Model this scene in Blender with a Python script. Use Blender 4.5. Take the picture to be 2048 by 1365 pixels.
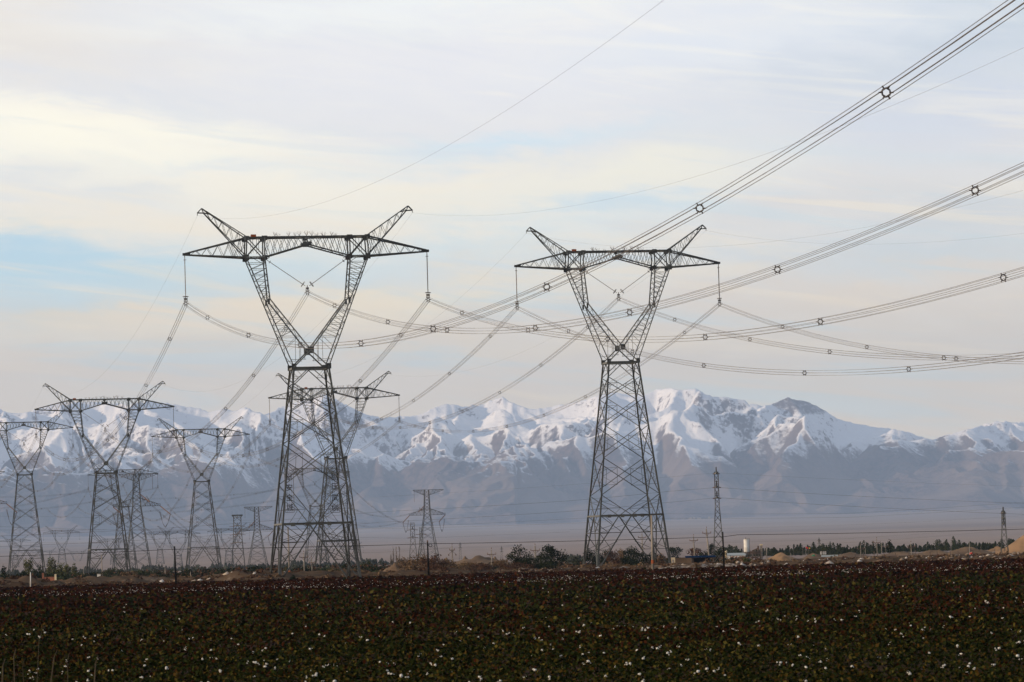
import bpy, math, random
import numpy as np
from mathutils import Vector, Matrix

for o in list(bpy.data.objects):
    bpy.data.objects.remove(o)
SC = bpy.context.scene
COL = SC.collection
rnd = random.Random(7)

# ------------------------------------------------------------------ camera
F = 7680.0; EYE = 3.15
PIT = math.atan(426.5 / F); ROL = math.radians(-1.65)
cam = bpy.data.cameras.new('camera'); camo = bpy.data.objects.new('camera', cam)
COL.objects.link(camo); SC.camera = camo
cam.lens = 135; cam.sensor_width = 36; cam.clip_start = 1; cam.clip_end = 150000
camo.matrix_world = Matrix.Translation((0, 0, EYE)) @ Matrix.Rotation(math.pi/2 + PIT, 4, 'X') @ Matrix.Rotation(ROL, 4, 'Z')
cam.dof.use_dof = True; cam.dof.focus_distance = 700; cam.dof.aperture_fstop = 5.0


def unproj(px, py, Y):
    a = (px-1024)/F; b = -(py-682.5)/F
    c, s = math.cos(ROL), math.sin(ROL)
    x = a*c-b*s; y = a*s+b*c
    cp, sp = math.cos(PIT), math.sin(PIT)
    k = Y/(cp-y*sp)
    return Vector((x*k, Y, EYE+(sp+y*cp)*k))


def at(px, py):
    """ground point (z=0) seen at a pixel of the 2048 px wide photo"""
    d = unproj(px, py, 1.0)
    k = EYE/(EYE-d.z)
    return Vector((d.x*k, k, 0))


def horizon(px):
    lo, hi = 900, 1250
    for _ in range(40):
        m = (lo+hi)/2
        if unproj(px, m, 1000).z > EYE: lo = m
        else: hi = m
    return lo

# ------------------------------------------------------------------ exposure
SC.view_settings.view_transform = 'Standard'
SC.view_settings.look = 'None'
SC.view_settings.exposure = 0.0
SC.view_settings.gamma = 1.0
SC.cycles.volume_bounces = 0
SC.cycles.max_bounces = 5
SC.cycles.diffuse_bounces = 2

# ------------------------------------------------------------------ sun
SUN_EL = math.radians(14); SUN_AZ = math.radians(-108)      # azimuth from +Y (view direction), negative = left
sdir = Vector((math.sin(SUN_AZ)*math.cos(SUN_EL), math.cos(SUN_AZ)*math.cos(SUN_EL), math.sin(SUN_EL)))
sl = bpy.data.lights.new('sun', 'SUN'); sl.energy = 5.0; sl.angle = math.radians(0.5); sl.color = (1.0, 0.76, 0.52)
so = bpy.data.objects.new('sun', sl); COL.objects.link(so)
so.rotation_euler = (-sdir).to_track_quat('-Z', 'Y').to_euler(); so.location = (0, 0, 200)

# ------------------------------------------------------------------ node helpers


def s2l(c):
    return tuple((v/255/12.92 if v/255 <= .04045 else ((v/255+.055)/1.055)**2.4) for v in c)


class NT:
    def __init__(s, tree): s.t = tree; s.n = tree.nodes; s.l = tree.links
    def node(s, typ, **kw):
        n = s.n.new(typ)
        for k, v in kw.items(): setattr(n, k, v)
        return n
    def put(s, sock, v):
        if isinstance(v, bpy.types.NodeSocket): s.l.new(v, sock)
        elif v is not None:
            if hasattr(sock.default_value, '__len__') and len(sock.default_value) == 4 and len(v) == 3: v = (*v, 1)
            sock.default_value = v
    def math(s, op, a, b=None, c=None, clamp=False):
        n = s.node('ShaderNodeMath', operation=op); n.use_clamp = clamp
        s.put(n.inputs[0], a)
        if b is not None: s.put(n.inputs[1], b)
        if c is not None: s.put(n.inputs[2], c)
        return n.outputs[0]
    def mix(s, f, a, b):
        n = s.node('ShaderNodeMix', data_type='RGBA'); s.put(n.inputs[0], f); s.put(n.inputs[6], a); s.put(n.inputs[7], b)
        return n.outputs[2]
    def noise(s, vec, scale, detail=4, rough=.55, dist=0):
        n = s.node('ShaderNodeTexNoise'); n.inputs['Scale'].default_value = scale
        n.inputs['Detail'].default_value = detail; n.inputs['Roughness'].default_value = rough
        n.inputs['Distortion'].default_value = dist
        if vec is not None: s.l.new(vec, n.inputs['Vector'])
        return n.outputs[0]
    def comb(s, x, y, z):
        n = s.node('ShaderNodeCombineXYZ'); s.put(n.inputs[0], x); s.put(n.inputs[1], y); s.put(n.inputs[2], z); return n.outputs[0]
    def ramp(s, f, lo, hi):
        n = s.node('ShaderNodeMapRange'); n.interpolation_type = 'SMOOTHSTEP'; s.put(n.inputs[0], f)
        n.inputs[1].default_value = lo; n.inputs[2].default_value = hi
        return n.outputs[0]

# ------------------------------------------------------------------ sky
world = bpy.data.worlds.new('World'); SC.world = world; world.use_nodes = True
W = NT(world.node_tree); world.node_tree.nodes.clear()
out = W.node('ShaderNodeOutputWorld'); bg = W.node('ShaderNodeBackground'); bg.inputs[1].default_value = 0.1
W.l.new(bg.outputs[0], out.inputs[0])
sky = W.node('ShaderNodeTexSky', sky_type='NISHITA'); sky.sun_disc = False
sky.sun_elevation = SUN_EL; sky.sun_rotation = SUN_AZ; sky.air_density = 1.0; sky.dust_density = 1.5
tc = W.node('ShaderNodeTexCoord'); sp = W.node('ShaderNodeSeparateXYZ'); W.l.new(tc.outputs['Generated'], sp.inputs[0])
X_, Y_, Z_ = sp.outputs
az = W.math('MULTIPLY', W.math('ARCTAN2', X_, Y_), 7680.0)       # 1 unit = 1/7680 rad
el = W.math('MULTIPLY', W.math('ARCSINE', Z_), 7680.0)
nv = W.comb(W.math('MULTIPLY', az, .0016), W.math('MULTIPLY', W.math('ADD', el, W.math('MULTIPLY', az, .10)), .0058), 0)
n1 = W.noise(nv, 1.0, 5, .55, .6)
n2 = W.noise(nv, 3.1, 5, .6, .4)
dx = W.math('MULTIPLY', W.math('SUBTRACT', n1, .5), 420)
dy = W.math('MULTIPLY', W.math('SUBTRACT', n2, .5), 150)
azd = W.math('ADD', az, dx); eld = W.math('ADD', el, dy)


def blob(px, py, rx, ry, tilt):
    d = unproj(px, py, 1.0)-Vector((0, 0, EYE)); d.normalize()
    ca = math.atan2(d.x, d.y)*7680; ce = math.asin(d.z)*7680
    t = math.radians(tilt+1.65); c, s = math.cos(t), math.sin(t)
    a = W.math('SUBTRACT', azd, ca); e = W.math('SUBTRACT', eld, ce)
    u = W.math('ADD', W.math('MULTIPLY', a, c/rx), W.math('MULTIPLY', e, s/rx))
    v = W.math('SUBTRACT', W.math('MULTIPLY', e, c/ry), W.math('MULTIPLY', a, s/ry))
    r2 = W.math('ADD', W.math('MULTIPLY', u, u), W.math('MULTIPLY', v, v))
    return W.math('EXPONENT', W.math('MULTIPLY', r2, -1.0))

K = 14.3


def cc(c, k=1.0):
    l = s2l(c); m_ = sum(l)/3
    return tuple(max(0, m_+(x-m_)*1.45)*K*k for x in l)
vr = W.ramp(el, 60, 1100)
base = W.mix(vr, cc((224, 211, 195), 1.03), cc((224, 225, 230)))
# (px, py, rx, ry, tilt(up to the right), colour, weight)
for (px, py, rx, ry, ti, c, w) in [
    (250, 700, 800, 90, 0, (226, 214, 198), .6), (300, 610, 500, 60, 0, (214, 216, 212), .8),
    (1750, 720, 700, 120, 2, (222, 213, 200), .7),
    (150, 540, 420, 75, -3, (196, 217, 228), 1.0), (10, 490, 260, 50, -12, (186, 210, 226), 1.0), (640, 530, 420, 40, 0, (205, 222, 230), .8),
    (190, 640, 260, 16, 0, (222, 214, 200), .7),
    (1250, 520, 500, 45, 2, (207, 220, 230), .8), (760, 610, 480, 45, 2, (244, 232, 210), .9), (430, 640, 300, 30, 0, (240, 226, 206), .8), (1000, 700, 500, 30, 0, (232, 220, 202), .8), (1100, 460, 300, 22, 2, (210, 224, 234), .8), (880, 500, 260, 20, 0, (206, 222, 232), .8), (1750, 590, 460, 60, 4, (226, 216, 204), .8),
    (1900, 500, 400, 40, 0, (203, 212, 218), .7),
    (250, 305, 640, 80, -11, (254, 250, 237), 1.0), (520, 400, 500, 70, -4, (246, 240, 228), .9),
    (330, 455, 420, 45, -9, (240, 234, 224), .8), (1350, 345, 420, 60, 2, (244, 240, 226), .9), (950, 420, 450, 50, 0, (240, 236, 226), .7),
    (160, 385, 260, 30, -8, (222, 224, 226), .7), (470, 335, 260, 22, -4, (222, 226, 230), .6),
    (1060, 285, 260, 26, 4, (208, 224, 236), .9), (1230, 410, 240, 22, 0, (210, 224, 234), .8),
    (850, 150, 520, 110, -4, (228, 227, 231), .9), (300, 190, 420, 50, -8, (224, 224, 228), .9),
    (40, 60, 380, 110, -4, (222, 216, 210), .9), (120, 235, 300, 40, -8, (252, 247, 234), .7), (700, 30, 520, 40, 0, (236, 238, 238), .6),
    (1900, 230, 420, 130, 5, (207, 211, 222), .9), (1980, 40, 420, 110, 8, (188, 196, 206), .9), (1450, 90, 420, 60, 4, (222, 225, 232), .8),
    (1750, 400, 420, 70, 8, (221, 218, 216), .8), (1950, 420, 240, 60, 8, (206, 210, 214), .7),
]:
    base = W.mix(W.math('MULTIPLY', blob(px, py, rx, ry, ti), w, clamp=True), base, cc(c))
# thin veils: cool gaps and cream streaks drawn out sideways
sv = W.comb(W.math('MULTIPLY', az, .0011), W.math('MULTIPLY', W.math('ADD', el, W.math('MULTIPLY', az, .12)), .0125), 3.7)
n3 = W.noise(sv, 1.0, 6, .6, .8)
low = W.math('MULTIPLY', W.ramp(el, 40, 330), W.ramp(el, 1000, 560))
base = W.mix(W.math('MULTIPLY', W.math('MULTIPLY', W.ramp(n3, .50, .66), low), .55), base, cc((202, 218, 226)))
base = W.mix(W.math('MULTIPLY', W.math('MULTIPLY', W.ramp(n3, .48, .34), low), .45), base, cc((246, 232, 210)))
hi_ = W.ramp(el, 560, 900)
base = W.mix(W.math('MULTIPLY', W.math('MULTIPLY', W.ramp(n3, .50, .68), hi_), .40), base, cc((215, 217, 224)))
base = W.mix(W.math('MULTIPLY', W.math('MULTIPLY', W.ramp(n3, .46, .32), hi_), .35), base, cc((244, 240, 232)))
# fine mottling
base = W.mix(W.math('MULTIPLY', W.ramp(n2, .35, .75), .22), base, cc((238, 236, 232)))
wm = W.node('ShaderNodeMix', data_type='RGBA', blend_type='MULTIPLY'); wm.inputs[0].default_value = 1.0
W.put(wm.inputs[6], base); W.put(wm.inputs[7], W.mix(W.ramp(el, 100, 1000), (1.05, 1.01, .91, 1), (1.02, 1.005, .95, 1))); base = wm.outputs[2]
# away from the photographed part of the sky: broken cloud over blue
far = W.noise(tc.outputs['Generated'], 2.2, 6, .6, .3)
elsewhere = W.mix(W.ramp(far, .30, .60), sky.outputs[0], cc((206, 212, 222), .75))
vis = W.math('MULTIPLY', W.ramp(Y_, .55, .93), W.ramp(W.math('MULTIPLY', Z_, -1.0), -.50, -.22))
fin = W.mix(vis, elsewhere, base)
fin = W.mix(.05, fin, sky.outputs[0])
W.l.new(fin, bg.inputs[0])

# ------------------------------------------------------------------ materials


def mat(name, fn, rough=.8, spec=.3, metal=0.0):
    m = bpy.data.materials.new(name); m.use_nodes = True
    t = NT(m.node_tree); b = m.node_tree.nodes['Principled BSDF']
    b.inputs['Roughness'].default_value = rough; b.inputs['Metallic'].default_value = metal
    b.inputs['Specular IOR Level'].default_value = spec
    r = fn(t, b)
    if r is not None: t.put(b.inputs['Base Color'], r)
    return m


def geo(t): return t.node('ShaderNodeNewGeometry')


def two(c1, c2, scale, lo=.4, hi=.6, detail=5):
    def fn(t, b):
        return t.mix(t.ramp(t.noise(geo(t).outputs['Position'], scale, detail), lo, hi), c1, c2)
    return fn


def attr(name='c', jitter=0.0):
    def fn(t, b):
        a = t.node('ShaderNodeAttribute'); a.attribute_name = name
        return a.outputs['Color']
    return fn

def steel_fn(t, b):
    g = geo(t)
    c = t.mix(t.ramp(t.noise(g.outputs['Position'], .35, 5), .4, .6), (.074, .074, .062), (.044, .041, .033))
    isl = g.outputs['Random Per Island']
    c = t.mix(t.ramp(isl, .68, 1.05), c, (.18, .18, .16))
    return t.mix(t.ramp(isl, .35, .0), c, (.030, .028, .023))

M_STEEL = mat('galvanised_steel', steel_fn, .5, .4, .3)
M_PLATE = mat('gusset_steel', two((.09, .09, .075), (.065, .06, .05), .8), .6, .3)
M_WIRE = mat('aluminium_conductor', lambda t, b: (.10, .085, .075), .6, .3)
M_INS = mat('composite_insulator', lambda t, b: (.12, .085, .07), .6, .3)
M_BROWN = mat('brown_porcelain', two((.20, .12, .085), (.14, .085, .06), 2), .6, .1)
M_ORANGE = mat('orange_plate', lambda t, b: (.26, .075, .03), .8, 0)
M_BLACK = mat('black_tarred_post', two((.008, .0075, .007), (.014, .012, .010), 1.5), .9, 0)
M_CONC = mat('pole_concrete', two((.25, .22, .185), (.17, .15, .13), .8), .85, 0)
M_WHITE = mat('white_paint', two((.62, .61, .57), (.46, .44, .40), .5), .8, 0)
M_CREAM = mat('cream_paint', two((.62, .52, .34), (.5, .4, .25), .7), .7)
M_BLUE = mat('blue_roof_sheet', lambda t, b: (.006, .02, .05), .7, 0)
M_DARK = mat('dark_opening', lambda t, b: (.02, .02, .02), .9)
M_RUST = mat('rusty_steel', two((.12, .075, .05), (.07, .05, .04), .6), .8)
M_BRICK = mat('red_brick', two((.30, .11, .06), (.20, .08, .05), 1.2), .9)
M_LETTER = mat('dark_letter_paint', lambda t, b: (.03, .03, .03), .7)
M_RED = mat('red_cloth', lambda t, b: (.5, .02, .02), .8)
M_YEL = mat('yellow_cloth', lambda t, b: (.6, .42, .04), .8)
M_GREENT = mat('green_tarp', lambda t, b: (.02, .20, .10), .8)
M_SKIN = mat('skin', lambda t, b: (.35, .2, .14), .6)
M_BARK = mat('bark', two((.16, .12, .09), (.09, .07, .055), 2), .9)
M_LEAF = mat('foliage', attr(), .9, .0)
M_STRAW = mat('dry_straw', two((.065, .048, .026), (.04, .028, .016), 4), .8)
M_SAND = mat('sand', two((.25, .155, .085), (.18, .115, .065), .25), .95, .1)
M_BOLL = mat('cotton_lint', lambda t, b: (.56, .54, .49), .95, .0)
M_STONE = mat('broken_concrete', two((.34, .30, .26), (.18, .155, .13), .9), .9)

# ------------------------------------------------------------------ mesh helpers


class MB:
    def __init__(s): s.v = []; s.f = []; s.n = 0
    def add(s, v, f):
        s.v.extend(v); s.f.extend(tuple(i+s.n for i in q) for q in f); s.n += len(v)
    def beam(s, a, b, w, h=None, caps=False):
        a = Vector(a); b = Vector(b); d = b-a
        if d.length < 1e-5: return
        d.normalize(); up = Vector((0, 0, 1)) if abs(d.z) < .9 else Vector((0, 1, 0))
        r = d.cross(up).normalized()*(w/2); u = r.cross(d).normalized()*((h or w)/2)
        v = [a-r-u, a+r-u, a+r+u, a-r+u, b-r-u, b+r-u, b+r+u, b-r+u]
        f = [(0, 1, 5, 4), (1, 2, 6, 5), (2, 3, 7, 6), (3, 0, 4, 7)]
        if caps: f += [(3, 2, 1, 0), (4, 5, 6, 7)]
        s.add([tuple(q) for q in v], f)
    def box(s, c, sz):
        x, y, z = c; a, b, d = sz[0]/2, sz[1]/2, sz[2]/2
        s.add([(x-a, y-b, z-d), (x+a, y-b, z-d), (x+a, y+b, z-d), (x-a, y+b, z-d), (x-a, y-b, z+d), (x+a, y-b, z+d), (x+a, y+b, z+d), (x-a, y+b, z+d)],
              [(0, 3, 2, 1), (4, 5, 6, 7), (0, 1, 5, 4), (1, 2, 6, 5), (2, 3, 7, 6), (3, 0, 4, 7)])
    def cyl(s, a, b, r0, r1=None, n=8, caps=True):
        r1 = r0 if r1 is None else r1
        a = Vector(a); b = Vector(b); d = (b-a).normalized(); up = Vector((0, 0, 1)) if abs(d.z) < .9 else Vector((0, 1, 0))
        r = d.cross(up).normalized(); u = r.cross(d)
        v = []
        for (p, q) in ((a, r0), (b, r1)):
            for k in range(n):
                t = 2*math.pi*k/n; v.append(tuple(p+(r*math.cos(t)+u*math.sin(t))*q))
        f = [(k, (k+1) % n, n+(k+1) % n, n+k) for k in range(n)]
        if caps: f += [tuple(range(n-1, -1, -1)), tuple(range(n, 2*n))]
        s.add(v, f)
    def tube(s, pts, r, n=4, r1=None):
        P = [Vector(p) for p in pts]; v = []
        for i, p in enumerate(P):
            d = (P[min(i+1, len(P)-1)]-P[max(i-1, 0)]).normalized()
            up = Vector((0, 0, 1)) if abs(d.z) < .95 else Vector((0, 1, 0))
            a = d.cross(up).normalized(); u = a.cross(d)
            q = r if r1 is None else r+(r1-r)*i/(len(P)-1)
            for k in range(n):
                t = 2*math.pi*(k+.5)/n; v.append(tuple(p+(a*math.cos(t)+u*math.sin(t))*q))
        f = [(i*n+k, i*n+(k+1) % n, (i+1)*n+(k+1) % n, (i+1)*n+k) for i in range(len(P)-1) for k in range(n)]
        s.add(v, f)
    def ring(s, c, axis, R, r, n=14, m=5):
        c = Vector(c); d = Vector(axis).normalized(); up = Vector((0, 0, 1)) if abs(d.z) < .9 else Vector((0, 1, 0))
        a = d.cross(up).normalized(); u = a.cross(d); v = []
        for i in range(n):
            t = 2*math.pi*i/n; q = a*math.cos(t)+u*math.sin(t)
            for k in range(m):
                w = 2*math.pi*k/m; v.append(tuple(c+q*(R+r*math.cos(w))+d*r*math.sin(w)))
        f = [(i*m+k, i*m+(k+1) % m, ((i+1) % n)*m+(k+1) % m, ((i+1) % n)*m+k) for i in range(n) for k in range(m)]
        s.add(v, f)
    def mesh(s, name, m, smooth=False):
        me = bpy.data.meshes.new(name); me.from_pydata(s.v, [], s.f); me.materials.append(m)
        if smooth: me.polygons.foreach_set('use_smooth', [True]*len(me.polygons))
        me.update(); return me
    def build(s, name, m, parent=None, smooth=False):
        return link(name, s.mesh(name, m, smooth), parent)


def link(name, me, parent=None, loc=None, rz=None):
    o = bpy.data.objects.new(name, me); COL.objects.link(o)
    if parent is not None: o.parent = parent
    if loc is not None: o.location = loc
    if rz is not None: o.rotation_euler = (0, 0, rz)
    return o


def tag(o, label=None, cat=None, group=None, kind=None):
    if label: o['label'] = label
    if cat: o['category'] = cat
    if group: o['group'] = group
    if kind: o['kind'] = kind
    return o


def thing(name, loc, label, cat, group=None, rz=0):
    o = bpy.data.objects.new(name, None); COL.objects.link(o); o.location = loc; o.rotation_euler = (0, 0, rz)
    o.empty_display_size = 1
    return tag(o, label, cat, group)


def np_mesh(name, V, Fq, m, cols=None, smooth=False):
    """V (n,3), Fq (k,4) or (k,3), optional per-vertex colours (n,3)"""
    me = bpy.data.meshes.new(name); n = len(V); k, c = Fq.shape
    me.vertices.add(n); me.vertices.foreach_set('co', np.ascontiguousarray(V, np.float32).ravel())
    me.loops.add(k*c); me.loops.foreach_set('vertex_index', np.ascontiguousarray(Fq, np.int32).ravel())
    me.polygons.add(k); me.polygons.foreach_set('loop_start', np.arange(0, k*c, c, dtype=np.int32))
    me.polygons.foreach_set('loop_total', np.full(k, c, np.int32))
    if smooth: me.polygons.foreach_set('use_smooth', np.ones(k, bool))
    me.materials.append(m); me.update(calc_edges=True)
    if cols is not None:
        a = me.color_attributes.new('c', 'FLOAT_COLOR', 'POINT')
        a.data.foreach_set('color', np.hstack([cols, np.ones((n, 1))]).astype(np.float32).ravel())
    return me


def quads(P, size, R, up=.5, aspect=.7):
    """leaf-like quads at points P (n,3) with per-leaf size (n,), random tilt"""
    n = len(P)
    N = R.normal(size=(n, 3)); N[:, 2] = np.abs(N[:, 2])*(1+up*3); N /= np.linalg.norm(N, axis=1)[:, None]
    T = np.cross(N, R.normal(size=(n, 3))); T /= np.linalg.norm(T, axis=1)[:, None]
    B = np.cross(N, T)
    T *= size[:, None]*.5; B *= size[:, None]*.5*aspect
    V = np.stack([P-T, P-B*1.0, P+T, P+B*1.0], 1).reshape(-1, 3)
    return V, np.arange(4*n).reshape(n, 4)


def grid_faces(ny, nx):
    i = np.arange(ny*nx).reshape(ny, nx)
    return np.stack([i[:-1, :-1], i[:-1, 1:], i[1:, 1:], i[1:, :-1]], -1).reshape(-1, 4)

# ------------------------------------------------------------------ value noise


def fbm(nx, ny, base, octs, seed, pers=.5):
    r = np.random.RandomState(seed); o_ = np.zeros((ny, nx)); a = 1
    for o in range(octs):
        gx = max(2, int(base*2**o*nx/ny)+2); gy = int(base*2**o)+2
        g = r.rand(gy, gx)*2-1
        x = np.linspace(0, gx-1.001, nx); y = np.linspace(0, gy-1.001, ny)
        xi = x.astype(int); yi = y.astype(int); fx = x-xi; fy = y-yi
        fx = fx*fx*(3-2*fx); fy = fy*fy*(3-2*fy)
        a00 = g[np.ix_(yi, xi)]; a01 = g[np.ix_(yi, xi+1)]; a10 = g[np.ix_(yi+1, xi)]; a11 = g[np.ix_(yi+1, xi+1)]
        o_ += a*((a00*(1-fx)+a01*fx)*(1-fy[:, None])+(a10*(1-fx)+a11*fx)*fy[:, None]); a *= pers
    return o_


def pnoise(x, y, scale, seed, octs=3):
    """fbm at arbitrary points, ~[-1,1]"""
    r = np.random.RandomState(seed); g = r.rand(256, 256)*2-1; t = 0; a = 1; tot = 0
    for o in range(octs):
        X = x/scale*2**o+17.3*o; Y = y/scale*2**o+9.1*o
        xi = np.floor(X).astype(int); yi = np.floor(Y).astype(int); fx = X-xi; fy = Y-yi
        fx = fx*fx*(3-2*fx); fy = fy*fy*(3-2*fy); xi %= 255; yi %= 255
        t = t+a*((g[yi, xi]*(1-fx)+g[yi, xi+1]*fx)*(1-fy)+(g[yi+1, xi]*(1-fx)+g[yi+1, xi+1]*fx)*fy); tot += a; a *= .5
    return t/tot


def resize(h, nx, ny):
    y = np.linspace(0, h.shape[0]-1.0001, ny); x = np.linspace(0, h.shape[1]-1.0001, nx)
    yi = y.astype(int); xi = x.astype(int); fy = (y-yi)[:, None]; fx = x-xi
    yj = np.minimum(yi+1, h.shape[0]-1); xj = np.minimum(xi+1, h.shape[1]-1)
    return (h[np.ix_(yi, xi)]*(1-fx)+h[np.ix_(yi, xj)]*fx)*(1-fy)+(h[np.ix_(yj, xi)]*(1-fx)+h[np.ix_(yj, xj)]*fx)*fy

# ================================================================== MOUNTAINS (stream-power eroded heightfield)


def erode(h, U, dx, its, K, dt, maxslope):
    ny, nx = h.shape; n = nx*ny; idx = np.arange(n).reshape(ny, nx)
    offs = [(-1, 0), (1, 0), (0, -1), (0, 1), (-1, -1), (-1, 1), (1, -1), (1, 1)]
    RR = np.random.RandomState(nx); ms = (maxslope*(1+.45*fbm(nx, ny, 14, 3, 9))).ravel(); KV = (K*np.exp(.5*fbm(nx, ny, 10, 3, 8))).ravel()
    base = np.zeros((ny, nx), bool); base[0] = True; base[-1] = True
    for it in range(its):
        h = h+U*dt; h[0] = 0; h[-1] = 0
        best = np.zeros((ny, nx)); rc = idx.copy(); dist = np.full((ny, nx), dx)
        P = np.pad(h, 1, constant_values=1e9); PI = np.pad(idx, 1)
        for (a, b) in offs:
            d = dx*(1.41421 if a and b else 1)
            s = (h-P[1+a:1+a+ny, 1+b:1+b+nx])/d*RR.uniform(.7, 1.3, (ny, nx))
            m = s > best
            best = np.where(m, s, best); rc = np.where(m, PI[1+a:1+a+ny, 1+b:1+b+nx], rc); dist = np.where(m, d, dist)
        rc[base] = idx[base]
        r = rc.ravel(); D = dist.ravel()
        dep = (r != idx.ravel()).astype(np.int32); p = r.copy()
        for k in range(11):
            dep = dep+dep[p]; p = p[p]
        order = np.argsort(dep, kind='stable'); cnt = np.bincount(dep); st = np.concatenate([[0], np.cumsum(cnt)])
        A = np.full(n, dx*dx)
        for L in range(len(cnt)-1, 0, -1):
            i = order[st[L]:st[L+1]]; np.add.at(A, r[i], A[i])
        Fk = KV*dt*np.sqrt(A)/D; hf = h.ravel().copy()
        for L in range(1, len(cnt)):
            i = order[st[L]:st[L+1]]; hr = hf[r[i]]
            hf[i] = np.minimum((hf[i]+Fk[i]*hr)/(1+Fk[i]), hr+ms[i]*D[i])
        h = hf.reshape(ny, nx)
    return h


MY0, MY1, MXH = 33000., 43000., 8400.
PLAIN_Z = 262.


def mountains():
    WX, WY = 2*MXH, MY1-MY0; h = None
    for dx, its in ((200, 260), (100, 90), (50, 60), (25, 30), (14, 12)):
        nx, ny = int(WX/dx), int(WY/dx); yy = np.linspace(0, 1, ny)[:, None]
        U = np.clip(yy/.62, 0, 1)**1.0*(np.clip((1-yy)/.22, 0, 1))*np.ones((1, nx))
        U *= 1+.45*resize(fbm(60, 36, 3, 3, 5), nx, ny)
        if h is None: h = np.clip(1100*U/U.max()+260*fbm(nx, ny, 5, 4, 2), 5, None)
        else: h = resize(h, nx, ny)
        h = h+np.random.RandomState(3).rand(ny, nx)*dx*.05
        h = erode(h, U*1e-3, dx, its, 4.2e-6, 6e4 if dx == 200 else 2.5e4, .78)
        for k in range({200: 2, 100: 1, 50: 1, 25: 1, 14: 1}[dx]):
            P = np.pad(h, 1, mode='edge'); h = h*.6+.1*(P[:-2, 1:-1]+P[2:, 1:-1]+P[1:-1, :-2]+P[1:-1, 2:])
    ny, nx = h.shape
    wx = fbm(nx, ny, 6, 4, 21)*22; wy = fbm(nx, ny, 6, 4, 22)*22
    X, Y = np.meshgrid(np.arange(nx), np.arange(ny)); x = np.clip(X+wx, 0, nx-1.001); y = np.clip(Y+wy, 0, ny-1.001)
    xi = x.astype(int); yi = y.astype(int); fx = x-xi; fy = y-yi
    h = (h[yi, xi]*(1-fx)+h[yi, xi+1]*fx)*(1-fy)+(h[yi+1, xi]*(1-fx)+h[yi+1, xi+1]*fx)*fy
    h = np.maximum(h, 0)
    gx = np.linspace(-MXH, MXH, nx)[None, :]; gy = np.linspace(MY0, MY1, ny)[:, None]
    Yg = gy+0*gx; Xg = gx+0*gy
    # ridge line of the real range (photo pixels -> elevation angles)
    sk = [(-300, 815), (0, 817), (19, 827), (55, 825), (80, 816), (113, 806), (160, 803), (206, 806), (250, 808), (303, 802), (348, 809), (387, 814), (419, 825), (448, 817),
          (464, 822), (490, 814), (529, 829), (556, 816), (584, 806), (620, 797), (651, 789), (680, 803), (705, 816), (733, 828), (766, 837), (798, 834), (835, 832),
          (868, 816), (890, 807), (935, 813), (968, 807), (1005, 794), (1035, 810), (1057, 818), (1091, 816), (1140, 806), (1167, 800), (1200, 790), (1229, 785), (1260, 790),
          (1286, 789), (1317, 778), (1344, 775), (1362, 781), (1393, 777), (1424, 791), (1450, 793), (1481, 800), (1508, 809), (1530, 813), (1550, 806), (1574, 797), (1601, 801),
          (1628, 808), (1650, 822), (1672, 836), (1694, 844), (1739, 853), (1774, 857), (1805, 862), (1832, 871), (1867, 880), (1885, 873), (1916, 864), (1960, 853),
          (1982, 845), (2027, 843), (2100, 842), (2350, 850)]
    su = []; sv = []
    for (px, py) in sk:
        d = unproj(px, py, 1.0); su.append(d.x); sv.append(d.z-EYE)
    ub = np.linspace(-.24, .24, 960); tv = np.interp(ub, su, sv)
    u = Xg/Yg; bi = np.clip(((u+.24)/.48*959+.5).astype(int), 0, 959).ravel()
    for it in range(7):
        tan = ((h+PLAIN_Z-EYE)/Yg).ravel()
        mx = np.full(960, 1e-4); np.maximum.at(mx, bi, tan)
        mx = np.where(mx < .01, .01, mx)
        c = (tv-.0058)/(mx-.0058)
        w = [26, 16, 9, 6, 4, 2, 1][it]; kk = np.exp(-.5*(np.arange(-3*w, 3*w+1)/w)**2); kk /= kk.sum()
        c = np.convolve(np.pad(np.clip(c, .4, 2.5), 3*w, mode='edge'), kk, 'valid')
        wgt = np.clip((Yg-35000)/3000, 0, 1) if it > 1 else 1.0
        h = h*(1+(np.interp(u, ub, c)-1)*wgt)
    front = 33000+900+2600*pnoise(Xg, 0*Yg, 1500, 311, 3)+500*pnoise(Xg, 0*Yg, 350, 312, 2)
    h = h*np.clip((Yg-front)/2600, 0, 1)**.8+np.clip(1-(Yg-33000)/5000, 0, 1)*0-6*(Yg < front)
    rg = (1-np.abs(pnoise(Xg, Yg, 170, 302, 1))*2)*7+(1-np.abs(pnoise(Xg, Yg, 75, 303, 1))*2)*6+pnoise(Xg, Yg, 36, 304, 1)*4
    h = h+rg*np.clip((h-60)/500, 0, 1)*(.5+.8*np.clip(pnoise(Xg, Yg, 1500, 305, 2)+.5, 0, 1))
    V = np.stack([Xg, Yg, h+PLAIN_Z-6], -1)
    V[0, :, 2] -= 60
    return V.reshape(-1, 3), grid_faces(ny, nx)


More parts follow.
